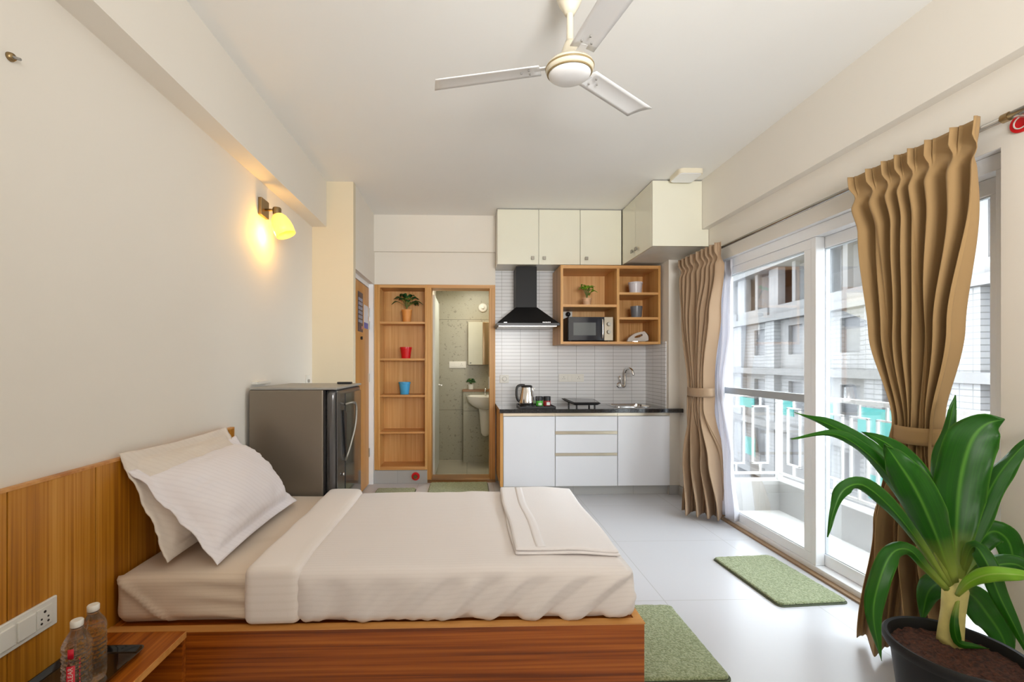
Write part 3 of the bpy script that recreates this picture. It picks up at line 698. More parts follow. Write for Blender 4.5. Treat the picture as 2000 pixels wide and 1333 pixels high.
pot('plant_pot', (1.789, 4.60, 1.770), .050, .062, .13, M['gpot'], 'small dark grey pot below the white pot on the wall shelf', rim=False)
# microwave
t = empty('microwave_oven', (1.26, 4.64, 1.52), 'black microwave oven with a silver dial strip inside the wall shelf', 'microwave')
box('body', 1.03, 1.495, 4.475, 4.80, 1.530, 1.775, M['black'], t, bevel=.004)
dd = box('door', 1.033, 1.40, 4.458, 4.476, 1.532, 1.773, plain('microwave_door', (.018, .022, .032), .1, coat=.5), t, bevel=.003)
box('window', 1.085, 1.315, 4.4565, 4.459, 1.585, 1.715, plain('microwave_window', (.14, .15, .15), .12), dd)
MB().tube(catmull([(1.378, 4.458, 1.555), (1.378, 4.432, 1.57), (1.378, 4.428, 1.65), (1.378, 4.432, 1.735), (1.378, 4.458, 1.75)], 16), .008, 8).build('handle', M['chrome'], dd, smooth=True)
cp = box('control_panel', 1.402, 1.493, 4.458, 4.476, 1.532, 1.773, plain('champagne_panel', (.42, .36, .27), .4, metal=.4), t, bevel=.003)
for z in (1.70, 1.62): MB().lathe([(0, -.020), (.018, -.020), (.022, 0)], (1.448, 4.458, z), 20, 'y').build('dial', M['knob'], cp, smooth=True, sharp=40)
for (x, y) in ((1.06, 4.5), (1.46, 4.5), (1.06, 4.77), (1.46, 4.77)): MB().lathe([(.012, 1.5205), (.012, 1.531)], (x, y, 0), 12).build('foot', M['black'], t)
# plug and socket behind microwave
t = empty('power_socket', (1.11, 4.83, 1.79), 'white socket with a black plug behind the microwave in the wall shelf', 'socket')
box('plate', 1.060, 1.160, 4.822, 4.8325, 1.779, 1.870, M['plastic'], t, bevel=.002)
MB().lathe([(0, -.05), (.020, -.048), (.027, -.02), (.027, 0)], (1.110, 4.822, 1.838), 20, 'y').build('plug_body', M['black'], t, smooth=True)
MB().tube([(1.11, 4.775, 1.815), (1.11, 4.772, 1.79), (1.11, 4.80, 1.777)], .004).build('cable', M['black'], t)
# steam iron
t = empty('steam_iron', (1.77, 4.58, 1.52), 'white and grey steam iron lying in the lower right compartment', 'iron')
IX, IY, IZ = 1.655, 4.58, 1.521
def iron_slice(z0, z1, k0, k1):
    v = []; 
    for z, k, sh in ((z0, k0, 0), (z1, k1, .02)):
        for x, y in [(0, 0), (.05, .036), (.12, .052), (.20, .055), (.235, .048), (.235, -.048), (.20, -.055), (.12, -.052), (.05, -.036)]:
            v.append((IX+sh*(1 if x < .1 else 0)+x, IY+y*k, z))
    n = 9; m = MB(); m.add(v, [tuple(range(n))[::-1], tuple(range(n, 2*n))]+[(i, (i+1) % n, (i+1) % n+n, i+n) for i in range(n)]); return m
iron_slice(IZ, IZ+.008, 1, 1).build('soleplate', M['chrome'], t)
prof = [(.0, .009), (.235, .009), (.24, .03), (.236, .07), (.215, .10), (.222, .125), (.212, .118), (.195, .112), (.15, .105), (.10, .090), (.05, .055), (.015, .022)]
hole = [(.085, .048), (.12, .068), (.165, .083), (.190, .085), (.182, .066), (.150, .050), (.11, .043)]
# body drawn as side profile around a grip opening
vb = []; m = MB()
N = 28
def perim(poly, n):
    pts = [Vector(p) for p in poly]; L_ = [0]
    for i in range(len(pts)): L_.append(L_[-1]+(pts[(i+1) % len(pts)]-pts[i]).length)
    out = []
    for j in range(n):
        s = L_[-1]*j/n
        for i in range(len(pts)):
            if L_[i+1] >= s: out.append(pts[i].lerp(pts[(i+1) % len(pts)], (s-L_[i])/(L_[i+1]-L_[i]))); break
    return out
op = []; cen = Vector((.14, .065))
for j in range(N):
    a = 2*PI*j/N; d_ = Vector((math.cos(a), math.sin(a)))
    def ray(poly):
        best = None
        for i in range(len(poly)):
            p, q = Vector(poly[i]), Vector(poly[(i+1) % len(poly)]); e = q-p
            den = d_.x*e.y-d_.y*e.x
            if abs(den) < 1e-9: continue
            tt = ((p.x-cen.x)*e.y-(p.y-cen.y)*e.x)/den; uu = ((p.x-cen.x)*d_.y-(p.y-cen.y)*d_.x)/den
            if tt > 0 and -1e-6 <= uu <= 1+1e-6: best = tt if best is None else max(best, tt)
        return cen+d_*best
    op.append((ray(prof), ray(hole)))
for sgn in (-1, 1):
    for o_, h_ in op:
        wy = .040*(1-max(0, (o_.y-.03))*5.5)*min(1, .25+o_.x*6); wy = max(wy, .012)
        hy = .022
        m.v.append((IX+o_.x, IY+sgn*wy, IZ+o_.y)); m.v.append((IX+h_.x, IY+sgn*min(hy, wy+.006), IZ+h_.y))
for j in range(N):
    k = (j+1) % N
    m.f.append((2*j, 2*j+1, 2*k+1, 2*k)); b_ = 2*N; m.f.append((b_+2*j, b_+2*k, b_+2*k+1, b_+2*j+1))
    m.f.append((2*j, 2*k, b_+2*k, b_+2*j)); m.f.append((2*j+1, b_+2*j+1, b_+2*k+1, 2*k+1))
m.build('body', plain('iron_white', (.62, .58, .54), .25), t, smooth=True, sharp=35)
MB().tube(catmull([(IX+.226, IY, IZ+.10), (IX+.25, IY, IZ+.07), (IX+.25, IY, IZ+.02), (IX+.20, IY-.065, IZ+.006)], 14), .004).build('cord', M['matblack'], t, smooth=True)

# ------------------------------------------------------------------ refrigerator
t = empty('refrigerator', (-1.07, 3.05, 0), 'grey single-door refrigerator standing between the bed and the entrance', 'refrigerator')
box('cabinet', -1.335, -.885, 2.735, 3.365, .03, 1.135, M['fr_side'], t, bevel=.006)
box('top_cover', -1.33, -.80, 2.735, 3.365, 1.136, 1.150, plain('fridge_top', (.30, .29, .27), .4), t, bevel=.004)
box('door_gasket', -.884, -.872, 2.745, 3.355, .05, 1.13, M['black'], t)
dd = soft_box(-.871, -.803, 2.735, 3.365, .05, 1.135, .02, .035).build('door', M['fr_door'], t, smooth=True)
box('door_panel', -.8035, -.7995, 2.93, 3.345, .07, 1.10, M['glossgrey'], dd, bevel=.001)
box('door_trim', -.804, -.7975, 2.738, 2.80, .07, 1.12, M['fr_door'], dd, bevel=.002)
MB().tube(catmull([(-.80, 2.92, 1.03), (-.765, 2.95, 1.04), (-.750, 3.00, 1.02), (-.752, 3.0, .90), (-.768, 2.95, .78), (-.785, 2.92, .70), (-.80, 2.92, .66)], 30), 0.0075, 10).build('handle', M['knob'], dd, smooth=True)
m = MB().prism([(2.86, 1.00), (2.93, .97), (2.93, .72), (2.915, .70)], 'x', -.800, -.792); m.build('handle_recess', M['black'], dd)
MB().lathe([(0, .006), (.010, .006), (.012, 0)], (-.7975, 2.865, .585), 16, 'x').build('lock', M['chrome'], dd, smooth=True)
for (x, y) in ((-1.3, 2.77), (-.92, 2.77), (-1.3, 3.33), (-.92, 3.33)): MB().lathe([(.02, 0), (.02, .031)], (x, y, 0), 12).build('foot', M['black'], t)
t = tag(box('remote_control', -.93, -.83, 3.18, 3.22, 1.151, 1.166, M['black'], bevel=.003), 'small black remote lying on top of the refrigerator', 'remote')
t = empty('power_socket', (-1.36, 3.79, 1.10), 'small white socket on the left wall just behind the refrigerator', 'socket')
box('plate', -1.36, -1.35, 3.745, 3.835, 1.09, 1.20, M['plastic'], t, bevel=.003)
MB().lathe([(0, .012), (.014, .012), (.014, 0)], (-1.352, 3.79, 1.15), 16, 'x').build('socket', M['plug'], t)
t = tag(box('cable_box', -1.36, -1.325, 2.82, 3.02, 1.165, 1.185, M['plastic'], bevel=.003), 'thin white cable duct on the wall above the refrigerator', 'cable duct')

# ------------------------------------------------------------------ wall lamp
t = empty('sconce_lamp', (-1.36, 2.95, 2.22), 'lit wall lamp with a yellow glass shade and brass square base on the left wall', 'wall lamp')
box('wall_plate', -1.359, -1.335, 2.905, 3.015, 2.27, 2.385, M['brass'], t, bevel=.004)
MB().tube([(-1.336, 2.96, 2.318), (-1.255, 2.965, 2.318)], .008).build('arm', M['brass'], t, smooth=True)
MB().lathe([(0, 2.288), (.026, 2.288), (.028, 2.325), (.024, 2.334), (0, 2.335)], (-1.262, 2.965, 0), 24).build('socket_cup', M['brass'], t, smooth=True, sharp=40)
def lampmat():
    m, nt, b = new_mat('lit_shade_glass'); b.inputs['Base Color'].default_value = (.9, .75, .3, 1)
    b.inputs['Emission Color'].default_value = (1.0, .66, .06, 1); b.inputs['Emission Strength'].default_value = .95
    b.inputs['Roughness'].default_value = .4; return m
sh = MB().lathe([(.022, .0), (.035, -.008), (.05, -.03), (.061, -.065), (.065, -.105), (.063, -.150), (.059, -.150), (.061, -.105), (.057, -.067), (.046, -.033), (.03, -.013), (.022, -.008)], (0, 0, 0), 36)
sh.xf(Matrix.Translation((-1.262, 2.965, 2.290)) @ Matrix.Rotation(math.radians(-24), 4, 'Y'))
o = sh.build('lamp_shade', lampmat(), t, smooth=True)
bd = bpy.data.lights.new('wall_lamp_bulb', 'POINT'); bd.energy = 5; bd.color = (1.0, .50, .07); bd.shadow_soft_size = .02
bo = bpy.data.objects.new('wall_lamp_bulb', bd); bo.location = (-1.292, 2.965, 2.150); col.objects.link(bo)

# hooks / holes in the left wall
t = empty('screw_hook', (-1.36, 1.35, 2.20), 'small brown screw stub in the bare left wall above the headboard', 'hook')
MB().lathe([(0, .012), (.010, .012), (.013, .004), (.013, 0)], (-1.36, 1.35, 2.212), 14, 'x').build('anchor', M['brass'], t, smooth=True)
MB().tube([(-1.35, 1.35, 2.212), (-1.33, 1.352, 2.206)], .004).build('screw', M['plug'], t)

# ------------------------------------------------------------------ headboard, bed
t = empty('headboard_panel', (-1.35, 1.4, 0), 'long veneered wall headboard with vertical wood grain behind the bed', 'headboard')
ys = [.45, .71, 1.015, 1.322, 1.628, 1.93, 2.24, 2.565]
for a, b in zip(ys[:-1], ys[1:]): box('panel', -1.359, -1.338, a+.0018, b-.0018, .0, .925, M['head'], t, bevel=.001)
box('top_edge', -1.359, -1.336, .45, 2.567, .925, .934, M['edge'], t)
box('end_edge', -1.359, -1.336, 2.566, 2.572, 0, .934, M['edge'], t)

t = empty('bed', (-.35, 2.18, 0), 'low wooden single bed base with a warm brown veneer under the white bedding', 'bed')
FX0, FX1, FY0, FY1, FZ = -1.333, .675, 1.655, 2.722, .312
box('side_board', FX0, FX1, FY0, FY0+.03, 0, FZ-.004, M['bed'], t, bevel=.002)
box('side_board', FX0, FX1, FY1-.03, FY1, 0, FZ-.004, M['bed'], t, bevel=.002)
box('foot_board', FX1-.03, FX1, FY0+.031, FY1-.031, 0, FZ-.004, M['bedy'], t, bevel=.002)
box('head_rail', FX0, FX0+.03, FY0+.031, FY1-.031, 0, FZ-.004, M['bedy'], t)
box('deck', FX0+.03, FX1-.03, FY0+.03, FY1-.03, FZ-.03, FZ-.005, M['bed'], t)
m = MB().box(FX0, FX1+.002, FY0-.002, FY0+.034, FZ-.004, FZ+.001).box(FX1-.03, FX1+.002, FY0+.034, FY1-.03, FZ-.004, FZ+.001)
m.build('edge_band', M['edge'], t)

def nz3(p, s, o=0): return noise.noise(Vector((p[0]*s+o, p[1]*s+o*1.7, p[2]*s-o)))
# fitted sheet over the mattress
def sheet_disp(p, n):
    side = 1 if n.y < -.4 else 0
    d = .006*nz3((p.x*.8, p.y, p.z*2.2), 5, 1)
    if side and p.z < .49:
        # folded corner pleat running down from the head end, long horizontal drags
        line = abs((p.x+1.33)-(.50-p.z)*1.15)
        d += .012*math.exp(-(line/.014)**2)
        d += .007*math.sin(p.z*95+2.5*nz3(p, 4, 3))*smooth01((p.x+1.15)/.25)
        d -= .010*math.exp(-((p.z-.325)/.02)**2)*(.6+.8*nz3(p, 7, 5))
    if p.x > -.645: return -n*.026
    return n*d
ms = soft_box(FX0+.008, .635, 1.690, 2.705, FZ+.003, .500, .035, .013, sheet_disp)
o = tag(ms.build('mattress', M['sheet'], smooth=True), 'mattress in a beige striped fitted sheet, bare at the pillow end', 'mattress')
# duvet/bed cover
def duvet_disp(p, n):
    d = .004*nz3(p, 3, 2)+.003*nz3((p.x*2, p.y*.6, p.z), 6, 4)
    if n.y < -.5 and p.z < .50:
        k = smooth01((.50-p.z)/.05)
        # diagonal drags on the side
        q = (p.x*1.0+p.z*-1.15)
        amp = .010*smooth01((p.x+.35)/.4)*(.5+.9*abs(nz3((p.x*1.3, 0, p.z*.4), 3, 7)))
        d += k*2.4*amp*math.sin(q*34+5*nz3(p, 2.2, 5))*(.35+.65*smooth01(nz3((q, 0, 0), 3, 8)+.5)); d += k*.0025*math.sin(q*105+6*nz3(p, 3, 9))
        d += k*.006*math.sin(p.x*28+2*nz3(p, 2, 11))*(1-smooth01((p.x+.35)/.4))
        d += .010*smooth01((.36-p.z)/.04)*(.2+nz3((p.x, 0, 0), 4, 6))
    if n.z > .5:
        # foot end slumps slightly
        d += -.012*smooth01((p.x-.35)/.3)+.006*math.exp(-((p.x-.08)/.1)**2)
    if n.x > .5: d += .010*math.sin(p.y*30)*smooth01((.5-p.z)/.1)
    return n*d
mdv = soft_box(-.66, .650, 1.672, 2.716, FZ+.004, .516, .042, .0125, duvet_disp)
t = empty('duvet', (0, 2.2, FZ), 'smooth beige-white duvet spread over the bed with its top edge folded back', 'duvet')
mdv.build('cover', M['duvet'], t, smooth=True)
def band_disp(p, n):
    d = .004*nz3(p, 5, 3)
    if n.z > .3: d += .004*math.sin((p.x+.84)/.2*PI)
    c = .03*smooth01((2.8-p.y)/1.1)
    return n*d+Vector((.012*nz3((0, p.y*2, p.z*2), 2, 8), 0, 0))
mb_ = soft_box(-.838, -.632, 1.662, 2.722, FZ+.004, .534, .030, .0125, band_disp)
mb_.build('turned_back_band', cloth('duvet_band', (.76, .70, .66), (.735, .675, .63), 'z', stripe_w=.03), t, smooth=True)

# pillows
def pillow(name, origin, U, V, wu, hv, th, mat, label, seed, flange=.045):
    """origin: middle of the lower edge; U along the bed width, V up the slope"""
    U = Vector(U).normalized(); V = Vector(V).normalized(); Nn = U.cross(V).normalized()
    nu, nv = 64, 46; V1 = []; m = MB()
    def thick(u, v):
        uu = abs(u)/(1-2*flange/wu); vv = abs(v)/(1-2*flange/hv)
        if uu >= 1 or vv >= 1: return .002
        return .003+th/2*((1-uu**2.6)*(1-vv**2.4))**.52
    for side in (1, -1):
        for j in range(nv+1):
            for i in range(nu+1):
                u = i/nu*2-1; v = j/nv*2-1
                # pull corners out, sides in
                pu = u*(1-.035*(1-v*v)*abs(u)); pv = v*(1-.05*(1-u*u)*abs(v))
                tk = thick(u, v)
                e = max(abs(u), abs(v))
                wav = .020*smooth01((e-.75)/.25)*nz3((u*2.2, v*2.2, 0), 1.3, seed)+.005*smooth01((e-.85)/.15)*nz3((u*6, v*6, 0), 1.5, seed)
                wr = 0
                if tk > .006: wr = .011*nz3((u*2, v*2, side), 1.6, seed)+.010*nz3((u*2.5, v*6+u, side), 1.8, seed+4)*smooth01((e-.3)/.4)+(.006*abs(nz3((u*3, v*8, side), 1.5, 9)) if seed < 3 else 0)
                hh = side*(tk+wr)+wav-.012*(u*u)*(1 if seed else 1)
                p = Vector(origin)+U*pu*wu/2+V*(pv+1)*hv/2+Nn*hh
                m.v.append(tuple(p))
    n1 = (nu+1)*(nv+1)
    for s in (0, 1):
        for j in range(nv):
            for i in range(nu):
                a = s*n1+j*(nu+1)+i; m.f.append((a, a+1, a+nu+2, a+nu+1) if s == 0 else (a, a+nu+1, a+nu+2, a+1))
    bd_ = [(i, 0) for i in range(nu)]+[(nu, j) for j in range(nv)]+[(i, nv) for i in range(nu, 0, -1)]+[(0, j) for j in range(nv, 0, -1)]
    for k in range(len(bd_)):
        a = bd_[k][1]*(nu+1)+bd_[k][0]; b = bd_[(k+1) % len(bd_)]; b = b[1]*(nu+1)+b[0]
        m.f.append((a, b, b+n1, a+n1))
    return tag(m.build(name, mat, smooth=True), label, 'pillow')
pillow('pillow', (-1.135, 2.10, .535), (0.02, 1, 0), (-.165, 0, .37), .74, .46, .15, M['pillow2'], 'rear white pillow standing against the wooden headboard', 2.0)
pillow('pillow', (-.955, 2.125, .528), (.01, 1, .01), (-.335, 0, .36), .77, .50, .235, M['pillow'], 'front white striped pillow leaning on the other pillow', 5.0)

# towel
t = empty('folded_towel', (.40, 2.2, .52), 'white folded bath towel lying flat near the foot of the bed', 'towel')
TZ = .519
def tow(k):
    def dsp(p, n):
        y = (p.y-1.79)/.9
        dx = -.030*y*0; skew = (.03*(1-y))
        return Vector((dx+.01*nz3((0, p.y, k), 3, 2), 0, .0035*nz3(p, 5, 3+k)-.012*smooth01((p.x-.42)/.22)))
    return dsp
for k in range(2):
    m = soft_box(.195+.003*k, .628-.004*k, 1.785+.004*k, 2.69, TZ+.013*k, TZ+.0125+.013*k, .006, .012, tow(k))
    m.build('fold_layer', M['towel'], t, smooth=True)
m = soft_box(.285, .325, 1.80, 2.67, TZ+.0252, TZ+.0272, .0009, .012, tow(1)); m.build('woven_band', M['towel'], t, smooth=True)

# ------------------------------------------------------------------ nightstand, tray, bottles
t = empty('nightstand', (-1.18, 1.4, 0), 'low brown veneered nightstand with an open side, against the headboard', 'nightstand')
NX0, NX1, NY0, NY1, NZ = -1.336, -1.035, .95, 1.652, .312
box('top_board', NX0, NX1, NY0, NY1, NZ-.022, NZ, M['bedy'], t)
box('front_edge', NX1, NX1+.003, NY0, NY1, NZ-.022, NZ+.0003, M['edge'], t)
box('end_panel', NX0, NX1, NY1-.022, NY1, 0, NZ-.022, M['bed'], t); box('end_panel', NX0, NX1, NY0, NY0+.022, 0, NZ-.022, M['bed'], t)
box('bottom_board', NX0, NX1, NY0+.022, NY1-.022, .04, .062, M['bedy'], t)
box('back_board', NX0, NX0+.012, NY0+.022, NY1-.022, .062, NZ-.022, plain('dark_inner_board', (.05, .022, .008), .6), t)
t = empty('black_tray', (-1.23, 1.3, NZ), 'glossy black rectangular tray holding the water bottles on the nightstand', 'tray')
gl = plain('gloss_black', (.008, .008, .009), .06, coat=.5)
TX0, TX1, TY0, TY1 = -1.334, -1.098, .98, 1.548
ro = rr(TX0, TX1, TY0, TY1, .025, 0); n = len(ro)
def ring(x0, x1, y0, y1, r, z): return [(a, b, z) for a, b, _ in rr(x0, x1, y0, y1, r, 0)]
RS = [ring(TX0+.012, TX1-.012, TY0+.012, TY1-.012, .02, NZ+.0005), ring(TX0, TX1, TY0, TY1, .025, NZ+.020), ring(TX0+.004, TX1-.004, TY0+.004, TY1-.004, .022, NZ+.020), ring(TX0+.016, TX1-.016, TY0+.016, TY1-.016, .018, NZ+.006)]
m = MB()
for r_ in RS: m.v += r_
for i in range(3):
    for k in range(n): m.f.append((i*n+k, i*n+(k+1) % n, (i+1)*n+(k+1) % n, (i+1)*n+k))
m.f.append(tuple(range(n))[::-1]); m.f.append(tuple(3*n+k for k in range(n)))
m.build('tray_body', gl, t, smooth=True, sharp=40)
def bottle_mat():
    m, nt, b = new_mat('bottle_water'); b.inputs['Base Color'].default_value = (.97, .97, .96, 1); b.inputs['Roughness'].default_value = .03
    b.inputs['Transmission Weight'].default_value = 1; b.inputs['IOR'].default_value = 1.36
    t_ = nt.nodes.new('ShaderNodeBsdfTransparent'); t_.inputs[0].default_value = (.95, .95, .94, 1); mx = nt.nodes.new('ShaderNodeMixShader'); mx.inputs[0].default_value = .35
    L(nt, b.outputs[0], mx.inputs[1]); L(nt, t_.outputs[0], mx.inputs[2]); L(nt, mx.outputs[0], nt.nodes['Material Output'].inputs[0]); return m
GM = bottle_mat()
BZ = NZ+.0065
def bottle(x, y, label, rot):
    t = empty('water_bottle', (x, y, BZ), label, 'water bottle', 'water bottles on the nightstand tray')
    pr = [(0, 0), (.027, 0), (.032, .006)]
    z = .012
    while z < .150:
        pr += [(.0340, z), (.0344, z+.006), (.0326, z+.010)]; z += .0135
    pr += [(.0338, .158), (.0338, .166), (.0295, .178), (.0145, .205), (.0125, .208), (.0125, .218), (0, .218)]
    m = MB(); nn_ = 64; V = []; F = []
    for r, h in pr:
        for k in range(nn_):
            a = 2*PI*k/nn_; w8 = ((a+PI/8) % (PI/4))-PI/8
            q = r*(.93/math.cos(w8) if r > .014 else 1)
            if .012 <= h <= .160: q *= 1+.035*math.cos(w8*16)*(1 if int(h/.0135) % 2 else -.6)
            V.append((x+q*math.cos(a+rot), y+q*math.sin(a+rot), BZ+h))
    for i in range(len(pr)-1):
        for k in range(nn_): F.append((i*nn_+k, i*nn_+(k+1) % nn_, (i+1)*nn_+(k+1) % nn_, (i+1)*nn_+k))
    m.add(V, F); b = m.build('bottle_body', GM, t, smooth=True, sharp=22)
    MB().lathe([(.0135, .206), (.0155, .208), (.0155, .212), (.0135, .214)], (x, y, BZ), 24, ring=True).build('neck_ring', GM, t, smooth=True)
    cm = MB(); nn_ = 48; V = []; F = []
    pc = [(.0148, .214), (.0155, .215), (.0155, .2295), (.0138, .232), (.0001, .2325)]
    for r, h in pc:
        for k in range(nn_):
            a = 2*PI*k/nn_; q = r*(1+(.02 if k % 2 else 0)*(1 if .2151 <= h <= .2296 else 0)); V.append((x+q*math.cos(a), y+q*math.sin(a), BZ+h))
    for i in range(len(pc)-1):
        for k in range(nn_): F.append((i*nn_+k, i*nn_+(k+1) % nn_, (i+1)*nn_+(k+1) % nn_, (i+1)*nn_+k))
    cm.add(V, F).build('cap', M['plastic'], t, smooth=True, sharp=40)
    return t
tA = bottle(-1.139, 1.32, 'water bottle in front with a red and white label, on the black tray', .3)
tB = bottle(-1.160, 1.402, 'water bottle behind the labelled one, its clear side showing', .6)
# curved labels with lettering
def label_strip(parent, x, y, a0, a1, z0, z1, mat, name, r=.0345, n=10):
    m = MB()
    for k in range(n+1):
        a = a0+(a1-a0)*k/n
        for z in (z0, z1): m.v.append((x+r*math.cos(a), y+r*math.sin(a), BZ+z))
    for k in range(n): m.f.append((2*k, 2*k+2, 2*k+3, 2*k+1))
    o = m.build(name, mat, parent, smooth=True); o.modifiers.new('thick', 'SOLIDIFY').thickness = .0004; return o
RedL = plain('label_red', (.55, .008, .03), .35)
WhL = plain('label_white', (.80, .78, .74), .4)
# the side facing the room
fa = math.atan2(-1.32, 1.139)-.38
lb = label_strip(tA, -1.139, 1.32, fa-.29, fa+.27, .010, .118, RedL, 'label', .0362)
label_strip(tA, -1.139, 1.32, fa-.20, fa+.20, .138, .166, RedL, 'label_top', .0362)
label_strip(tA, -1.139, 1.32, fa-.20, fa-.04, .1185, .132, plain('label_brown', (.12, .03, .02), .4), 'label_figure', .0362)
for q_ in range(9): label_strip(tA, -1.139, 1.32, fa+.52, fa+.59, .04+q_*.011, .047+q_*.011, RedL, 'label_small_print', .0362, n=2)
def text_mesh(body, size):
    cu = bpy.data.curves.new('txt', 'FONT'); cu.body = body; cu.size = size; cu.align_x = 'CENTER'; cu.align_y = 'CENTER'; cu.resolution_u = 3
    o = bpy.data.objects.new('txt', cu); col.objects.link(o); bpy.context.view_layer.update()
    me = bpy.data.meshes.new_from_object(o.evaluated_get(bpy.context.evaluated_depsgraph_get()))
    v = [tuple(q.co) for q in me.vertices]; f_ = [tuple(p.vertices) for p in me.polygons]
    bpy.data.objects.remove(o); bpy.data.curves.remove(cu); bpy.data.meshes.remove(me); return v, f_
v, f_ = text_mesh('CLEAR', .0165)
# text runs upwards: text x -> z, text y -> around the bottle (leftwards seen from outside)
vv = []
for (tx, ty, _) in v:
    a = fa-ty/.0368
    vv.append((-1.139+.0368*math.cos(a), 1.32+.0368*math.sin(a), BZ+.090+tx))
mesh('label_lettering', vv, f_, WhL, lb)

# headboard switch plate (faces +X)
t = empty('switch_plate', (-1.338, 1.3, .46), 'white socket and switch plate on the headboard above the nightstand', 'switch')
PXs = -1.338
box('plate', PXs, PXs+.010, 1.16, 1.468, .458, .549, M['plastic'], t, bevel=.003)
for a, b in ((1.338, 1.392), (1.275, 1.330), (1.20, 1.265)): box('rocker', PXs+.009, PXs+.016, a, b, .474, .533, M['plastic'], t, bevel=.002)
s = box('socket', PXs+.009, PXs+.0125, 1.398, 1.448, .474, .533, M['plastic'], t, bevel=.001)
hs = MB()
for dy, dz, r in ((0, .015, .0042), (-.011, -.004, .003), (.011, -.004, .003), (-.011, -.018, .0036), (.011, -.018, .0036)):
    hs.lathe([(0, .001), (r, .001), (r, 0)], (PXs+.0125, 1.423+dy, .504+dz), 10, 'x')
hs.build('socket_holes', M['black'], s)

# ------------------------------------------------------------------ green mats
def floor_mat(cx, cy, sx, sy, rot, label):
    t = empty('rug_mat', (cx, cy, 0.0), label, 'mat', 'green floor mats')
    R = Matrix.Translation((cx, cy, 0)) @ Matrix.Rotation(rot, 4, 'Z')
    o1 = rr(-sx/2, sx/2, -sy/2, sy/2, .03, 0); n = len(o1)
    m = MB(); m.add([(a, b, .001) for a, b, _ in o1]+[(a, b, .006) for a, b, _ in o1], [tuple(range(n)), tuple(range(n, 2*n))]+[(i, (i+1) % n, (i+1) % n+n, i+n) for i in range(n)])
    m.xf(R).build('backing', M['mat'], t)
    p = soft_box(-sx/2+.006, sx/2-.006, -sy/2+.006, sy/2-.006, .006, .019, .006, .012, lambda p, n_: Vector((0, 0, .003*nz3(p, 45, 2))) if n_.z > .2 else Vector((0, 0, 0)))
    # round the corners of the pile
    q = []
    for (x, y, z) in p.v:
        rx, ry = max(0, abs(x)-(sx/2-.036)), max(0, abs(y)-(sy/2-.036)); d_ = math.hypot(rx, ry)
        if rx > 0 and ry > 0 and d_ > .03:
            k = .03/d_; x = math.copysign(sx/2-.036+rx*k, x); y = math.copysign(sy/2-.036+ry*k, y)
        q.append((x, y, z))
    p.v = q; p.xf(R).build('pile', M['pile'], t, smooth=True)
floor_mat(1.845, 2.595, .408, .585, .06, 'green mat lying in front of the glass balcony door')
floor_mat(.885, 2.038, .40, .56, .0, 'green mat on the floor beside the foot of the bed')
floor_mat(-.085, 4.565, .62, .40, .0, 'green mat in front of the bathroom threshold')
floor_mat(-.72, 4.36, .40, .40, .0, 'small green mat by the entrance, between the bed and the tall shelf')

# ------------------------------------------------------------------ ceiling fan
t = empty('ceiling_fan', (.435, 1.85, 2.9), 'white three-blade ceiling fan with a cream motor hub', 'ceiling fan')
FX, FY = .435, 1.85
MB().lathe([(.0, 2.899), (.062, 2.899), (.065, 2.885), (.060, 2.86), (.045, 2.82), (.028, 2.79), (.020, 2.775), (0, 2.774)], (FX, FY, 0), 32).build('canopy', M['fanc'], t, smooth=True)
MB().lathe([(.014, 2.62), (.014, 2.778)], (FX, FY, 0), 16).build('down_rod', M['fanc'], t, smooth=True, sharp=40)
hub = Vector((FX-.003, FY-.01, 2.55))
Rt = Matrix.Translation(hub) @ Matrix.Rotation(math.atan(.10), 4, 'X') @ Matrix.Rotation(math.atan(.0), 4, 'Y')
MB().lathe([(0, .10), (.020, .098), (.026, .085), (.040, .045), (.055, .022), (.070, .016)], (0, 0, 0), 32).xf(Rt).build('shroud', M['fanc'], t, smooth=True)
MB().lathe([(.068, .018), (.085, .014), (.096, .004), (.100, -.008), (.098, -.020), (.092, -.028)], (0, 0, 0), 48).xf(Rt).build('motor_housing', M['fanc'], t, smooth=True)
MB().lathe([(.0925, -.026), (.0945, -.029), (.090, -.033), (.088, -.030)], (0, 0, 0), 48).xf(Rt).build('gold_ring', M['fanring'], t, smooth=True)
MB().lathe([(.0995, -.004), (.1015, -.007), (.1010, -.011), (.0985, -.012)], (0, 0, 0), 48).xf(Rt).build('gold_ring', M['fanring'], t, smooth=True)
MB().lathe([(.090, -.028), (.085, -.040), (.070, -.050), (.045, -.056), (0, -.058)], (0, 0, 0), 48).xf(Rt).build('bottom_cap', M['fanw'], t, smooth=True)
for ang in (164, 41, -81):
    A = Rt @ Matrix.Rotation(math.radians(ang), 4, 'Z') @ Matrix.Rotation(math.radians(-7), 4, 'X')
    m = MB(); n = 14; V = []
    for i in range(n+1):
        tt = i/n; x = .125+tt*.475; wd = .050+.006*tt
        xo = 0 if i < n else 0
        for k in range(7):
            u = k/6*2-1; skew = -.022*u*smooth01((tt-.8)/.2)
            V.append((x+skew, u*wd, -.006*u*u+.002)); 
    F = []
    for i in range(n):
        for k in range(6): a = i*7+k; F.append((a, a+1, a+8, a+7))
    m.add(V, F).xf(A); bl = m.build('blade', M['fanw'], t, smooth=True)
    sd = bl.modifiers.new('thick', 'SOLIDIFY'); sd.thickness = .004
    MB().box(.085, .15, -.016, .016, .001, .006).xf(A).build('blade_arm', M['fanw'], bl, bevel=.002)
    sw = MB()
    for (x, y) in ((.150, -.02), (.150, .02), (.185, 0)): sw.lathe([(0, -.006), (.004, -.006), (.004, 0)], (x+.02, y, 0), 8)
    sw.xf(A).build('screws', M['plug'], bl)

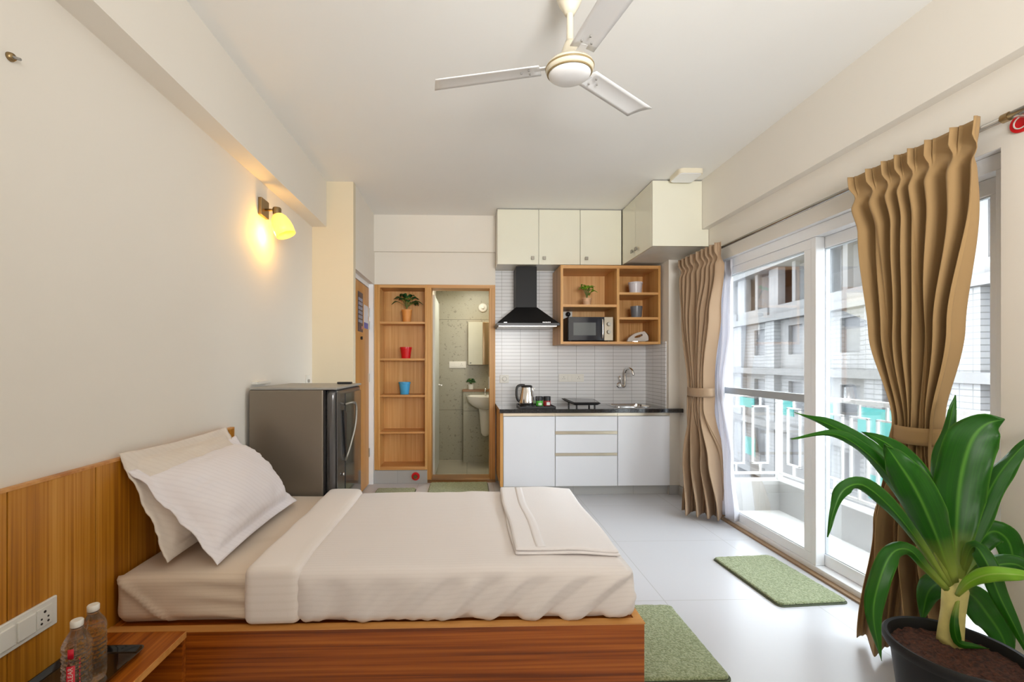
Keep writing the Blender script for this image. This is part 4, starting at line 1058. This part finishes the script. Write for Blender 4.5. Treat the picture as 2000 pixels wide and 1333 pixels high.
# square ceiling light
t = empty('ceiling_light', (1.84, 3.655, 2.9), 'square white surface light on the ceiling in front of the kitchen cabinets', 'ceiling light')
o1 = rr(1.74, 1.945, 3.55, 3.755, .035, 0); n = len(o1); cx, cy = 1.8425, 3.6525
m = MB(); V = []
for z, k in ((2.899, 1.0), (2.868, 1.0), (2.862, .97)): V += [(cx+(a-cx)*k, cy+(b-cy)*k, z) for a, b, _ in o1]
m.add(V, [tuple(range(n)), tuple(range(2*n, 3*n))[::-1]]+[(i+j*n, (i+1) % n+j*n, (i+1) % n+(j+1)*n, i+(j+1)*n) for j in range(2) for i in range(n)])
m.build('frame', M['fanc'], t)
m = MB(); m.add([(cx+(a-cx)*.92, cy+(b-cy)*.92, z) for z in (2.8618, 2.859) for a, b, _ in o1], [tuple(range(n)), tuple(range(n, 2*n))[::-1]]+[(i, (i+1) % n, (i+1) % n+n, i+n) for i in range(n)])
m.build('diffuser', M['upvc'], t)

# red round sticker on the right wall
t = empty('round_sticker', (2.11, 1.62, 2.19), 'round red sticker on the right wall beside the curtain rod', 'sticker')
MB().lathe([(0, -.006), (.036, -.006), (.037, 0)], (2.11, 1.612, 2.216), 28, 'x').build('disc', M['red'], t, smooth=True, sharp=40)
MB().lathe([(.020, -.008), (.024, -.008), (.024, -.006), (.020, -.006)], (2.11, 1.612, 2.216), 24, 'x', ring=True).build('emblem', M['plastic'], t)

# ------------------------------------------------------------------ curtains
def curtain(rows, nfold, mat, parent, seed, header=.115, nv=130, nu=420, name='cloth'):
    """rows: (z, x, y, half width, fold depth, direction angle) from top to bottom"""
    m = MB(); zt, zb = rows[0][0], rows[-1][0]
    def at(z):
        for a, b in zip(rows[:-1], rows[1:]):
            if a[0] >= z >= b[0]-1e-6:
                t_ = smooth01((a[0]-z)/(a[0]-b[0])) ; return [p+(q-p)*t_ for p, q in zip(a, b)]
        return rows[-1]
    for j in range(nv+1):
        tt = j/nv; z = zt+(zb-zt)*tt
        _, cx, cy, hw, amp, ang = at(z)
        dr = Vector((math.sin(ang), math.cos(ang), 0)); nr = Vector((-dr.y, dr.x, 0))
        dz = zt-z
        for i in range(nu+1):
            u = i/nu; s = u*2-1
            ph = 2*PI*nfold*u+.9*math.sin(u*9+seed)+.5*math.sin(3*u*PI+dz*1.2+seed)
            w_ = math.sin(ph)
            big = math.copysign(abs(w_)**.75, w_)+.28*math.sin(2.3*ph+dz*2.2+seed)*smooth01((dz-.15)/.4)
            lowk = smooth01((dz-1.35)/.5)
            big = big*(1-.6*lowk)+1.5*lowk*math.sin(ph*.5+seed)
            if dz < header:
                # stiff heading with pinched triple pleats
                c_ = max(0, math.cos(ph-PI/2)); pk = c_**2.6; wr_ = (ph-PI/2+PI) % (2*PI)-PI
                off = amp*(-.12+1.35*pk*(.55+.45*math.cos(wr_*6.2)))
                k = smooth01((dz-header*.55)/(header*.45)); off = off*(1-k)+amp*(.22*c_**5)*k
            else:
                k = smooth01((dz-header)/.07); pk = max(0, math.cos(ph-PI/2))**5
                off = amp*(.22*pk)*(1-k)+amp*big*k
            wob = .02*nz3((u*3, z*1.5, seed), 1.5, seed)*smooth01(dz/.4)
            p = Vector((cx, cy, z))+dr*(s*hw+wob*.5)+nr*(off+wob*.6)
            m.v.append(tuple(p))
    for j in range(nv):
        for i in range(nu):
            a = j*(nu+1)+i; m.f.append((a, a+1, a+nu+2, a+nu+1))
    o = m.build(name, mat, parent, smooth=True)
    sd = o.modifiers.new('thick', 'SOLIDIFY'); sd.thickness = .0025
    return o
def tieback(c, rx, ry, h, mat, parent, tilt=.0, n=48):
    m = MB(); 
    for k in range(n):
        a = 2*PI*k/n; x = c[0]+rx*math.cos(a); y = c[1]+ry*math.sin(a)
        for dz, q in ((-h/2, .97), (-h/4, 1.0), (h/4, 1.0), (h/2, .97)):
            m.v.append((c[0]+(x-c[0])*q, c[1]+(y-c[1])*q, c[2]+dz+tilt*math.cos(a)))
    for k in range(n):
        for j in range(3): a = k*4+j; b = ((k+1) % n)*4+j; m.f.append((a, b, b+1, a+1))
    o = m.build('tieback', mat, parent, smooth=True); o.modifiers.new('thick', 'SOLIDIFY').thickness = .004; return o
# right, near curtain
t = empty('curtain', (1.98, 1.95, 0), 'large brown pleated curtain tied back behind the potted plant', 'curtain')
curtain([(2.275, 2.025, 1.965, .292, .026, 0), (2.13, 2.02, 1.955, .272, .030, 0), (1.95, 2.015, 1.925, .245, .034, 0), (1.45, 2.0, 1.90, .175, .050, -.05), (1.03, 1.985, 1.875, .085, .042, -.1), (.93, 1.975, 1.88, .088, .042, -.15), (.55, 1.94, 1.875, .13, .045, -.45), (.03, 1.915, 1.84, .185, .050, -.8)], 7.5, M['curtain'], t, 1.3)
tieback((1.985, 1.877, .99), .066, .108, .075, M['curtain'], t, .006)
# left, far curtain
t = empty('curtain', (2.03, 3.8, 0), 'narrower beige pleated curtain tied back at the kitchen corner', 'curtain')
curtain([(2.275, 2.03, 3.80, .335, .026, 0), (2.1, 2.03, 3.79, .325, .03, 0), (1.7, 2.025, 3.78, .25, .045, 0), (1.07, 2.02, 3.755, .115, .045, 0), (.95, 2.015, 3.75, .12, .045, 0), (.5, 2.0, 3.69, .165, .05, -.5), (.03, 1.975, 3.63, .165, .05, -1.0)], 8.5, M['curtainL'], t, 4.2)
tieback((2.022, 3.757, 1.055), .088, .158, .075, M['curtainL'], t, .004)
# white sheer beside it
t = empty('sheer_curtain', (2.10, 3.5, 0), 'thin white sheer curtain tucked behind the far beige curtain', 'curtain')
curtain([(2.14, 2.135, 3.66, .18, .012, 0), (1.6, 2.13, 3.66, .17, .016, 0), (1.07, 2.12, 3.66, .10, .018, 0), (.5, 2.125, 3.60, .14, .02, 0), (.05, 2.125, 3.56, .16, .02, 0)], 6, M['sheer'], t, 2.2, name='sheer_cloth', nu=160, nv=60)
# rod
t = empty('curtain_rod', (2.03, 2.8, 2.235), 'long chrome curtain rod running over the glass balcony door', 'curtain rod')
MB().tube([(2.05, 1.60, 2.235), (2.05, 2.4, 2.235), (2.05, 4.20, 2.235)], .0115, 16).build('rod', M['rod'], t, smooth=True)
MB().tube([(2.05, .9, 2.235), (2.05, 1.62, 2.235)], .0145, 16).build('rod', M['rod'], t, smooth=True)
MB().lathe([(.012, 1.603), (.017, 1.603), (.017, 1.626), (.012, 1.626)], (2.05, 0, 2.235), 20, 'y').build('joint_ring', M['brass'], t, smooth=True, sharp=40)
for y in (1.20, 1.58, 4.17):
    MB().box(2.04, 2.109, y-.006, y+.006, 2.219, 2.2235).box(2.098, 2.1095, y-.014, y+.014, 2.19, 2.26).build('bracket', M['steel'], t, bevel=.001)

# ------------------------------------------------------------------ sliding balcony door
t = empty('window_1', (2.22, 2.8, 0)); struct(t)
WX0, WX1 = 2.15, 2.27
m = MB().box(WX0, WX1, 1.685, 3.855, .0, .045).box(WX0, WX1, 1.685, 3.855, 2.085, 2.153).box(WX0, WX1, 1.682, 1.73, .045, 2.085).box(WX0, WX1, 3.81, 3.857, .045, 2.085)
m.build('outer_frame', M['upvc'], t, bevel=.002)
# far (left in view) leaf, inner track
def leaf(y0, y1, x0, x1, z0, z1, fr, muntin, nm):
    m = MB().box(x0, x1, y0, y1, z0, z0+fr).box(x0, x1, y0, y1, z1-fr, z1).box(x0, x1, y0, y0+fr, z0+fr, z1-fr).box(x0, x1, y1-fr, y1, z0+fr, z1-fr)
    lf = m.build('leaf_frame', M['upvc'], t, bevel=.003)
    xm = (x0+x1)/2
    box('glass_pane', xm-.003, xm+.003, y0+fr, y1-fr, z0+fr, z1-fr, M['glass'], lf)
    b = MB(); fb = .006
    b.box(x0+.008, x1-.008, y0+fr, y0+fr+fb, z0+fr, z1-fr).box(x0+.008, x1-.008, y1-fr-fb, y1-fr, z0+fr, z1-fr).box(x0+.008, x1-.008, y0+fr+fb, y1-fr-fb, z0+fr, z0+fr+fb).box(x0+.008, x1-.008, y0+fr+fb, y1-fr-fb, z1-fr-fb, z1-fr)
    b.build('glazing_bead', M['frame_in'], lf)
    if muntin: box('cross_bar', x0+.004, x1-.004, y0+fr, y1-fr, 1.048, 1.100, M['bar'], lf, bevel=.002)
    return lf
leaf(2.70, 3.815, 2.160, 2.200, .046, 2.084, .062, True, 'a')
leaf(1.732, 2.74, 2.215, 2.255, .046, 2.084, .070, False, 'b')
box('stile_cover', 2.155, 2.212, 2.66, 2.70, .046, 2.084, M['upvc'], t, bevel=.004)
box('floor_strip', 2.112, 2.149, 1.685, 3.855, .0005, .012, plain('brown_sill', (.30, .19, .10), .5), t)
struct(box('trim_9', 2.113, 2.15, 1.682, 3.858, 2.1535, 2.1545, M['upvc']))

# ------------------------------------------------------------------ balcony
struct(MB().box(2.35, 2.98, -1.5, 4.06, -.18, -.03).build('floor_balcony', M['balcf']))
m = MB().box(2.82, 2.95, -1.5, 3.90, -.03, .235).box(2.36, 2.95, 3.90, 4.03, -.03, .235)
struct(m.build('wall_balcony', M['balc']))
struct(MB().box(2.35, 2.40, 3.905, 4.2, -.1, 2.9).build('wall_outside', M['balc']))
t = empty('balcony_railing', (2.86, 2.0, .235), 'white metal balcony railing with a pattern of upright rectangles', 'railing')
rz0, rz1 = .295, 1.01
m = MB().box(2.845, 2.885, -1.4, 3.985, rz1-.012, rz1+.022); m.build('top_rail', M['rail'], t, bevel=.003)
box('top_rail', 2.37, 2.845, 3.945, 3.985, rz1-.012, rz1+.022, M['rail'], t, bevel=.003)
box('bottom_rail', 2.855, 2.875, -1.4, 3.975, rz0-.01, rz0+.01, M['rail'], t); box('bottom_rail', 2.37, 2.855, 3.955, 3.975, rz0-.01, rz0+.01, M['rail'], t)
for y in (3.965, 1.5, -.9): box('post', 2.845, 2.885, y-.02, y+.02, .235, rz1, M['rail'], t)
w_ = .0065
def rect_side(y):
    m = MB(); a, b, z0, z1, X0, X1 = y-.07, y+.07, .40, .90, 2.857, 2.873
    m.box(X0, X1, a-w_, a+w_, z0, z1).box(X0, X1, b-w_, b+w_, z0, z1).box(X0, X1, a-w_, b+w_, z0-w_, z0+w_).box(X0, X1, a-w_, b+w_, z1-w_, z1+w_)
    m.box(X0, X1, y-w_, y+w_, rz0+.01, z0-w_).box(X0, X1, y-w_, y+w_, z1+w_, rz1-.012)
    m.build('rectangle_bar', M['rail'], t)
def rect_end(x):
    m = MB(); a, b, z0, z1, Y0, Y1 = x-.07, x+.07, .385, .905, 3.957, 3.973
    m.box(a-w_, a+w_, Y0, Y1, z0, z1).box(b-w_, b+w_, Y0, Y1, z0, z1).box(a-w_, b+w_, Y0, Y1, z0-w_, z0+w_).box(a-w_, b+w_, Y0, Y1, z1-w_, z1+w_)
    m.box(x-w_, x+w_, Y0, Y1, rz0+.01, z0-w_).box(x-w_, x+w_, Y0, Y1, z1+w_, rz1-.012)
    m.build('rectangle_bar', M['rail'], t)
for k in range(22): rect_side(3.78-k*.215)
for x in (2.465, 2.69): rect_end(x)

# ------------------------------------------------------------------ unfinished building across the street
BA = math.radians(7.2)
def bw(u, v, z):
    """u metres along the facade (away from the room), v metres into the building"""
    return (16.7+u*math.sin(BA)+v*math.cos(BA), 14+u*math.cos(BA)-v*math.sin(BA), z)
def bbox_(mb, u0, u1, v0, v1, z0, z1):
    vv = [bw(u, v, z) for z in (z0, z1) for v in (v0, v1) for u in (u0, u1)]
    mb.add(vv, [(0, 1, 3, 2), (4, 6, 7, 5), (0, 4, 5, 1), (2, 3, 7, 6), (0, 2, 6, 4), (1, 5, 7, 3)])
t = empty('unfinished_building', bw(5, 0, -6), 'pale unfinished concrete building with brick piers seen across the street', 'building')
levels = [-5.3, -2.15, 1.0, 4.15, 7.3]
U0, U1 = -12, 36
for i, z in enumerate(levels):
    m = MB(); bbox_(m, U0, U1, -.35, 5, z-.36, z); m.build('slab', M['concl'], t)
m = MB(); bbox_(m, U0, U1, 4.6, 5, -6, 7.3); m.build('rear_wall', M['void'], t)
R = random.Random(3); bays = []; u = U0; k = 0
pitch = 3.9
while u < U1:
    for i, z in enumerate(levels[:-1]):
        z0, z1 = z, levels[i+1]-.36
        m = MB()
        bbox_(m, u, u+.95, -.12 if i < 3 else .1, .5, z0, z1); m.build('pier', M['block'] if i < 3 else M['conc'], t)
        if i < 3:
            # infill blockwork with a window void
            m = MB(); a = u+.95; b = u+pitch; w0 = a+.75+.2*(k % 2); w1 = w0+1.25
            bbox_(m, a, w0, .25, .45, z0, z1); bbox_(m, w1, b, .25, .45, z0, z1); bbox_(m, w0, w1, .25, .45, z0, z0+.8); bbox_(m, w0, w1, .25, .45, z1-.35, z1)
            m.build('infill_wall', M['conc'] if (k+i) % 2 else M['block'], t)
            m = MB(); bbox_(m, w0-.1, w1+.1, .46, .56, z0, z1); m.build('opening_shade_panel', M['void2'], t)  # dark panel painted as the shade behind the opening
        else:
            m = MB(); a = u+.95; b = u+pitch
            bbox_(m, a, b, 0, .15, z0, z0+.55); bbox_(m, a, b, .9, 1.0, z0+.55 if k % 2 else z0, z1)
            bbox_(m, a+1.3, a+1.6, .1, .35, z0+.55, z1); m.build('parapet', M['concl'], t)
    u += pitch; k += 1
def sheet(u0, u1, z0, z1, v=-.45):
    m = MB(); bbox_(m, u0, u1, v-.04, v, z0, z1); m.build('turquoise_sheet', M['turq'], t)
sheet(12.9, 14.7, -1.5, -.9); sheet(8.9, 9.85, -1.55, -.75); sheet(5.9, 6.5, -1.6, -.6); sheet(2.4, 4.4, -1.65, -.55); sheet(12.8, 14.3, -4.5, -3.4); sheet(3.0, 3.8, -4.3, -3.3)
g = MB().box(2.9, 60, -40, 70, -6.2, -6.0); o = tag(g.build('street_ground', M['concl']), 'pale street ground far below the balcony', 'ground'); struct(o)

# ------------------------------------------------------------------ large potted plant
PX, PY = 1.635, 1.425
t = empty('potted_plant', (PX, PY, 0), 'large broad-leaved green plant in a black round pot by the balcony door', 'potted plant')
MB().lathe([(0, 0), (.125, 0), (.130, .01), (.165, .315), (.180, .318), (.186, .33), (.186, .345), (.180, .352), (.170, .350), (.163, .335), (.160, .29), (0, .29)], (PX, PY, 0), 64).build('pot', M['pot'], t, smooth=True, sharp=50)
sm = MB(); V = []; F = []; NR, NA = 22, 72
for i in range(NR+1):
    r = .1625*i/NR
    for k in range(NA):
        a = 2*PI*k/NA; x, y = PX+r*math.cos(a), PY+r*math.sin(a)
        V.append((x, y, .318+.008*noise.noise(Vector((x*70, y*70, 0)))+.006*noise.noise(Vector((x*160, y*160, 3)))))
for i in range(NR):
    for k in range(NA): F.append((i*NA+k, i*NA+(k+1) % NA, (i+1)*NA+(k+1) % NA, (i+1)*NA+k))
sm.add(V, F).build('soil', M['soil'], t, smooth=True)
SXs, SYs = 1.70, 1.50
def at(px, py, Y):
    a = (px-937)/FPX; ps = math.atan(25/860); s, c = math.sin(ps), math.cos(ps)
    X = Y*(s+a*c)/(c-a*s); yc = X*s+Y*c
    return Vector((X, Y, CAM_H-(py-710)/FPX*yc))
b0 = at(1856, 1246, 1.50); b1 = at(1866, 1150, 1.50)
MB().tube([b0-Vector((0, 0, .02)), b0, b0.lerp(b1, .5), b1, at(1866, 1128, 1.5)], [.036, .034, .031, .034, .020], 20).build('stem', M['stem'], t, smooth=True)
lp = lambda t_: max(.015, (min(1, .28+t_*2.1))*(1-max(0, (t_-.45)/.55)**1.8))
def plant_leaf(pts, W, n=30, prof=lp, mat='leaf', fold=.22, tilt=0, seed=0):
    P = [at(*p) for p in pts]; mb = MB(); uv = []
    cr = Vector((0, 0, CAM_H))
    mid = P[len(P)//2]; tg = (P[-1]-P[0]).normalized(); view = (mid-cr).normalized()
    side = tg.cross(view)+view*tilt
    # side vector recomputed along the blade in leaf_shape via projection
    Pn = catmull(P, n); across = 9
    for i, p in enumerate(Pn):
        tt = i/n; tg = (Pn[min(i+1, n)]-Pn[max(i-1, 0)]).normalized(); view = (p-cr).normalized()
        s = (tg.cross(view).normalized()+view*tilt); s = (s-tg*s.dot(tg)).normalized(); nr = s.cross(tg).normalized()
        wd = W*prof(tt)
        for k in range(across):
            u = k/(across-1)*2-1
            ripple = .010*W/.1*math.sin(tt*22+u*2+seed)*abs(u)**2*smooth01(tt*3)
            mb.v.append(tuple(p+s*u*wd/2+nr*(abs(u)**1.3*wd*fold+ripple))); uv.append(((u+1)/2, tt))
    for i in range(n):
        for k in range(across-1): a = i*across+k; mb.f.append((a, a+1, a+across+1, a+across))
    o = mb.build('leaf', M[mat], t, smooth=True, uvs=uv); sd = o.modifiers.new('thick', 'SOLIDIFY'); sd.thickness = .0014
# pts: (image x, image y, depth along the room)
plant_leaf([(1866, 1140, 1.50), (1852, 1020, 1.58), (1838, 920, 1.64), (1850, 850, 1.68), (1866, 772, 1.70)], .075, tilt=.3, seed=1)
plant_leaf([(1868, 1140, 1.49), (1868, 1040, 1.52), (1876, 940, 1.54), (1896, 865, 1.54), (1925, 830, 1.53), (1962, 819, 1.50)], .135, prof=lambda t_: max(.012, (min(1, .22+t_*2.3))*(1-max(0, (t_-.62)/.38)**1.5)), fold=.12, seed=2)
plant_leaf([(1872, 1135, 1.50), (1900, 1040, 1.53), (1940, 945, 1.56), (1985, 885, 1.56), (2040, 835, 1.54)], .066, tilt=.4, seed=3)
plant_leaf([(1862, 1140, 1.48), (1826, 1040, 1.44), (1790, 960, 1.42), (1755, 905, 1.42), (1728, 868, 1.43)], .105, fold=.2, seed=4)
plant_leaf([(1858, 1145, 1.49), (1800, 1030, 1.52), (1745, 940, 1.56), (1690, 872, 1.60), (1620, 830, 1.62), (1552, 806, 1.62)], .062, fold=.3, tilt=.4, seed=5)
plant_leaf([(1856, 1145, 1.48), (1790, 1010, 1.47), (1735, 930, 1.48), (1680, 875, 1.50), (1625, 848, 1.50), (1545, 858, 1.49)], .046, fold=.3, tilt=.5, seed=6)
plant_leaf([(1854, 1148, 1.47), (1795, 1060, 1.42), (1738, 990, 1.38), (1685, 948, 1.36), (1648, 958, 1.35), (1630, 995, 1.35), (1616, 1050, 1.35)], .046, fold=.3, tilt=.3, seed=7)
plant_leaf([(1852, 1155, 1.47), (1808, 1108, 1.42), (1776, 1075, 1.38), (1742, 1082, 1.35), (1716, 1140, 1.33), (1706, 1205, 1.33), (1722, 1292, 1.33)], .052, fold=.25, seed=8, prof=lambda t_: max(.012, (min(1, .35+t_*1.2))*(1-max(0, (t_-.72)/.28)**1.6)))
plant_leaf([(1864, 1138, 1.52), (1824, 1010, 1.60), (1784, 920, 1.64), (1740, 872, 1.66), (1686, 844, 1.66)], .088, fold=.15, seed=9, tilt=-.2)
plant_leaf([(1872, 1138, 1.52), (1900, 1080, 1.60), (1935, 1040, 1.60), (1965, 1052, 1.60), (1978, 1090, 1.60), (1972, 1135, 1.60)], .085, fold=.1, seed=10, tilt=.3, prof=lambda t_: max(.02, (min(1, .25+t_*1.8))*(1-max(0, (t_-.6)/.4)**2)))
plant_leaf([(1868, 1165, 1.47), (1890, 1140, 1.43), (1925, 1124, 1.38), (1970, 1122, 1.34), (2015, 1130, 1.32), (2040, 1160, 1.31)], .045, mat='leaf2', fold=.3, seed=11)
plant_leaf([(1874, 1140, 1.50), (1898, 1070, 1.46), (1925, 1095, 1.40), (1950, 1160, 1.37), (1985, 1230, 1.35), (2020, 1300, 1.34)], .050, fold=.25, seed=12, mat='leaf')
plant_leaf([(1872, 1155, 1.53), (1900, 1165, 1.58), (1928, 1200, 1.61), (1955, 1240, 1.62), (1975, 1290, 1.62)], .110, fold=.1, seed=13, prof=lambda t_: max(.02, (min(1, .2+t_*2))*(1-max(0, (t_-.5)/.5)**2)))
plant_leaf([(1860, 1150, 1.53), (1835, 1140, 1.60), (1812, 1160, 1.66), (1800, 1215, 1.67)], .080, fold=.1, seed=14, mat='leaf')
plant_leaf([(1872, 1168, 1.475), (1864, 1215, 1.46), (1872, 1255, 1.455), (1900, 1262, 1.45), (1932, 1268, 1.44)], .026, fold=.2, seed=15, mat='leaf', n=16)
plant_leaf([(1876, 1150, 1.48), (1930, 1110, 1.45), (1990, 1105, 1.43), (2030, 1150, 1.42), (2040, 1210, 1.42)], .06, fold=.2, seed=16)
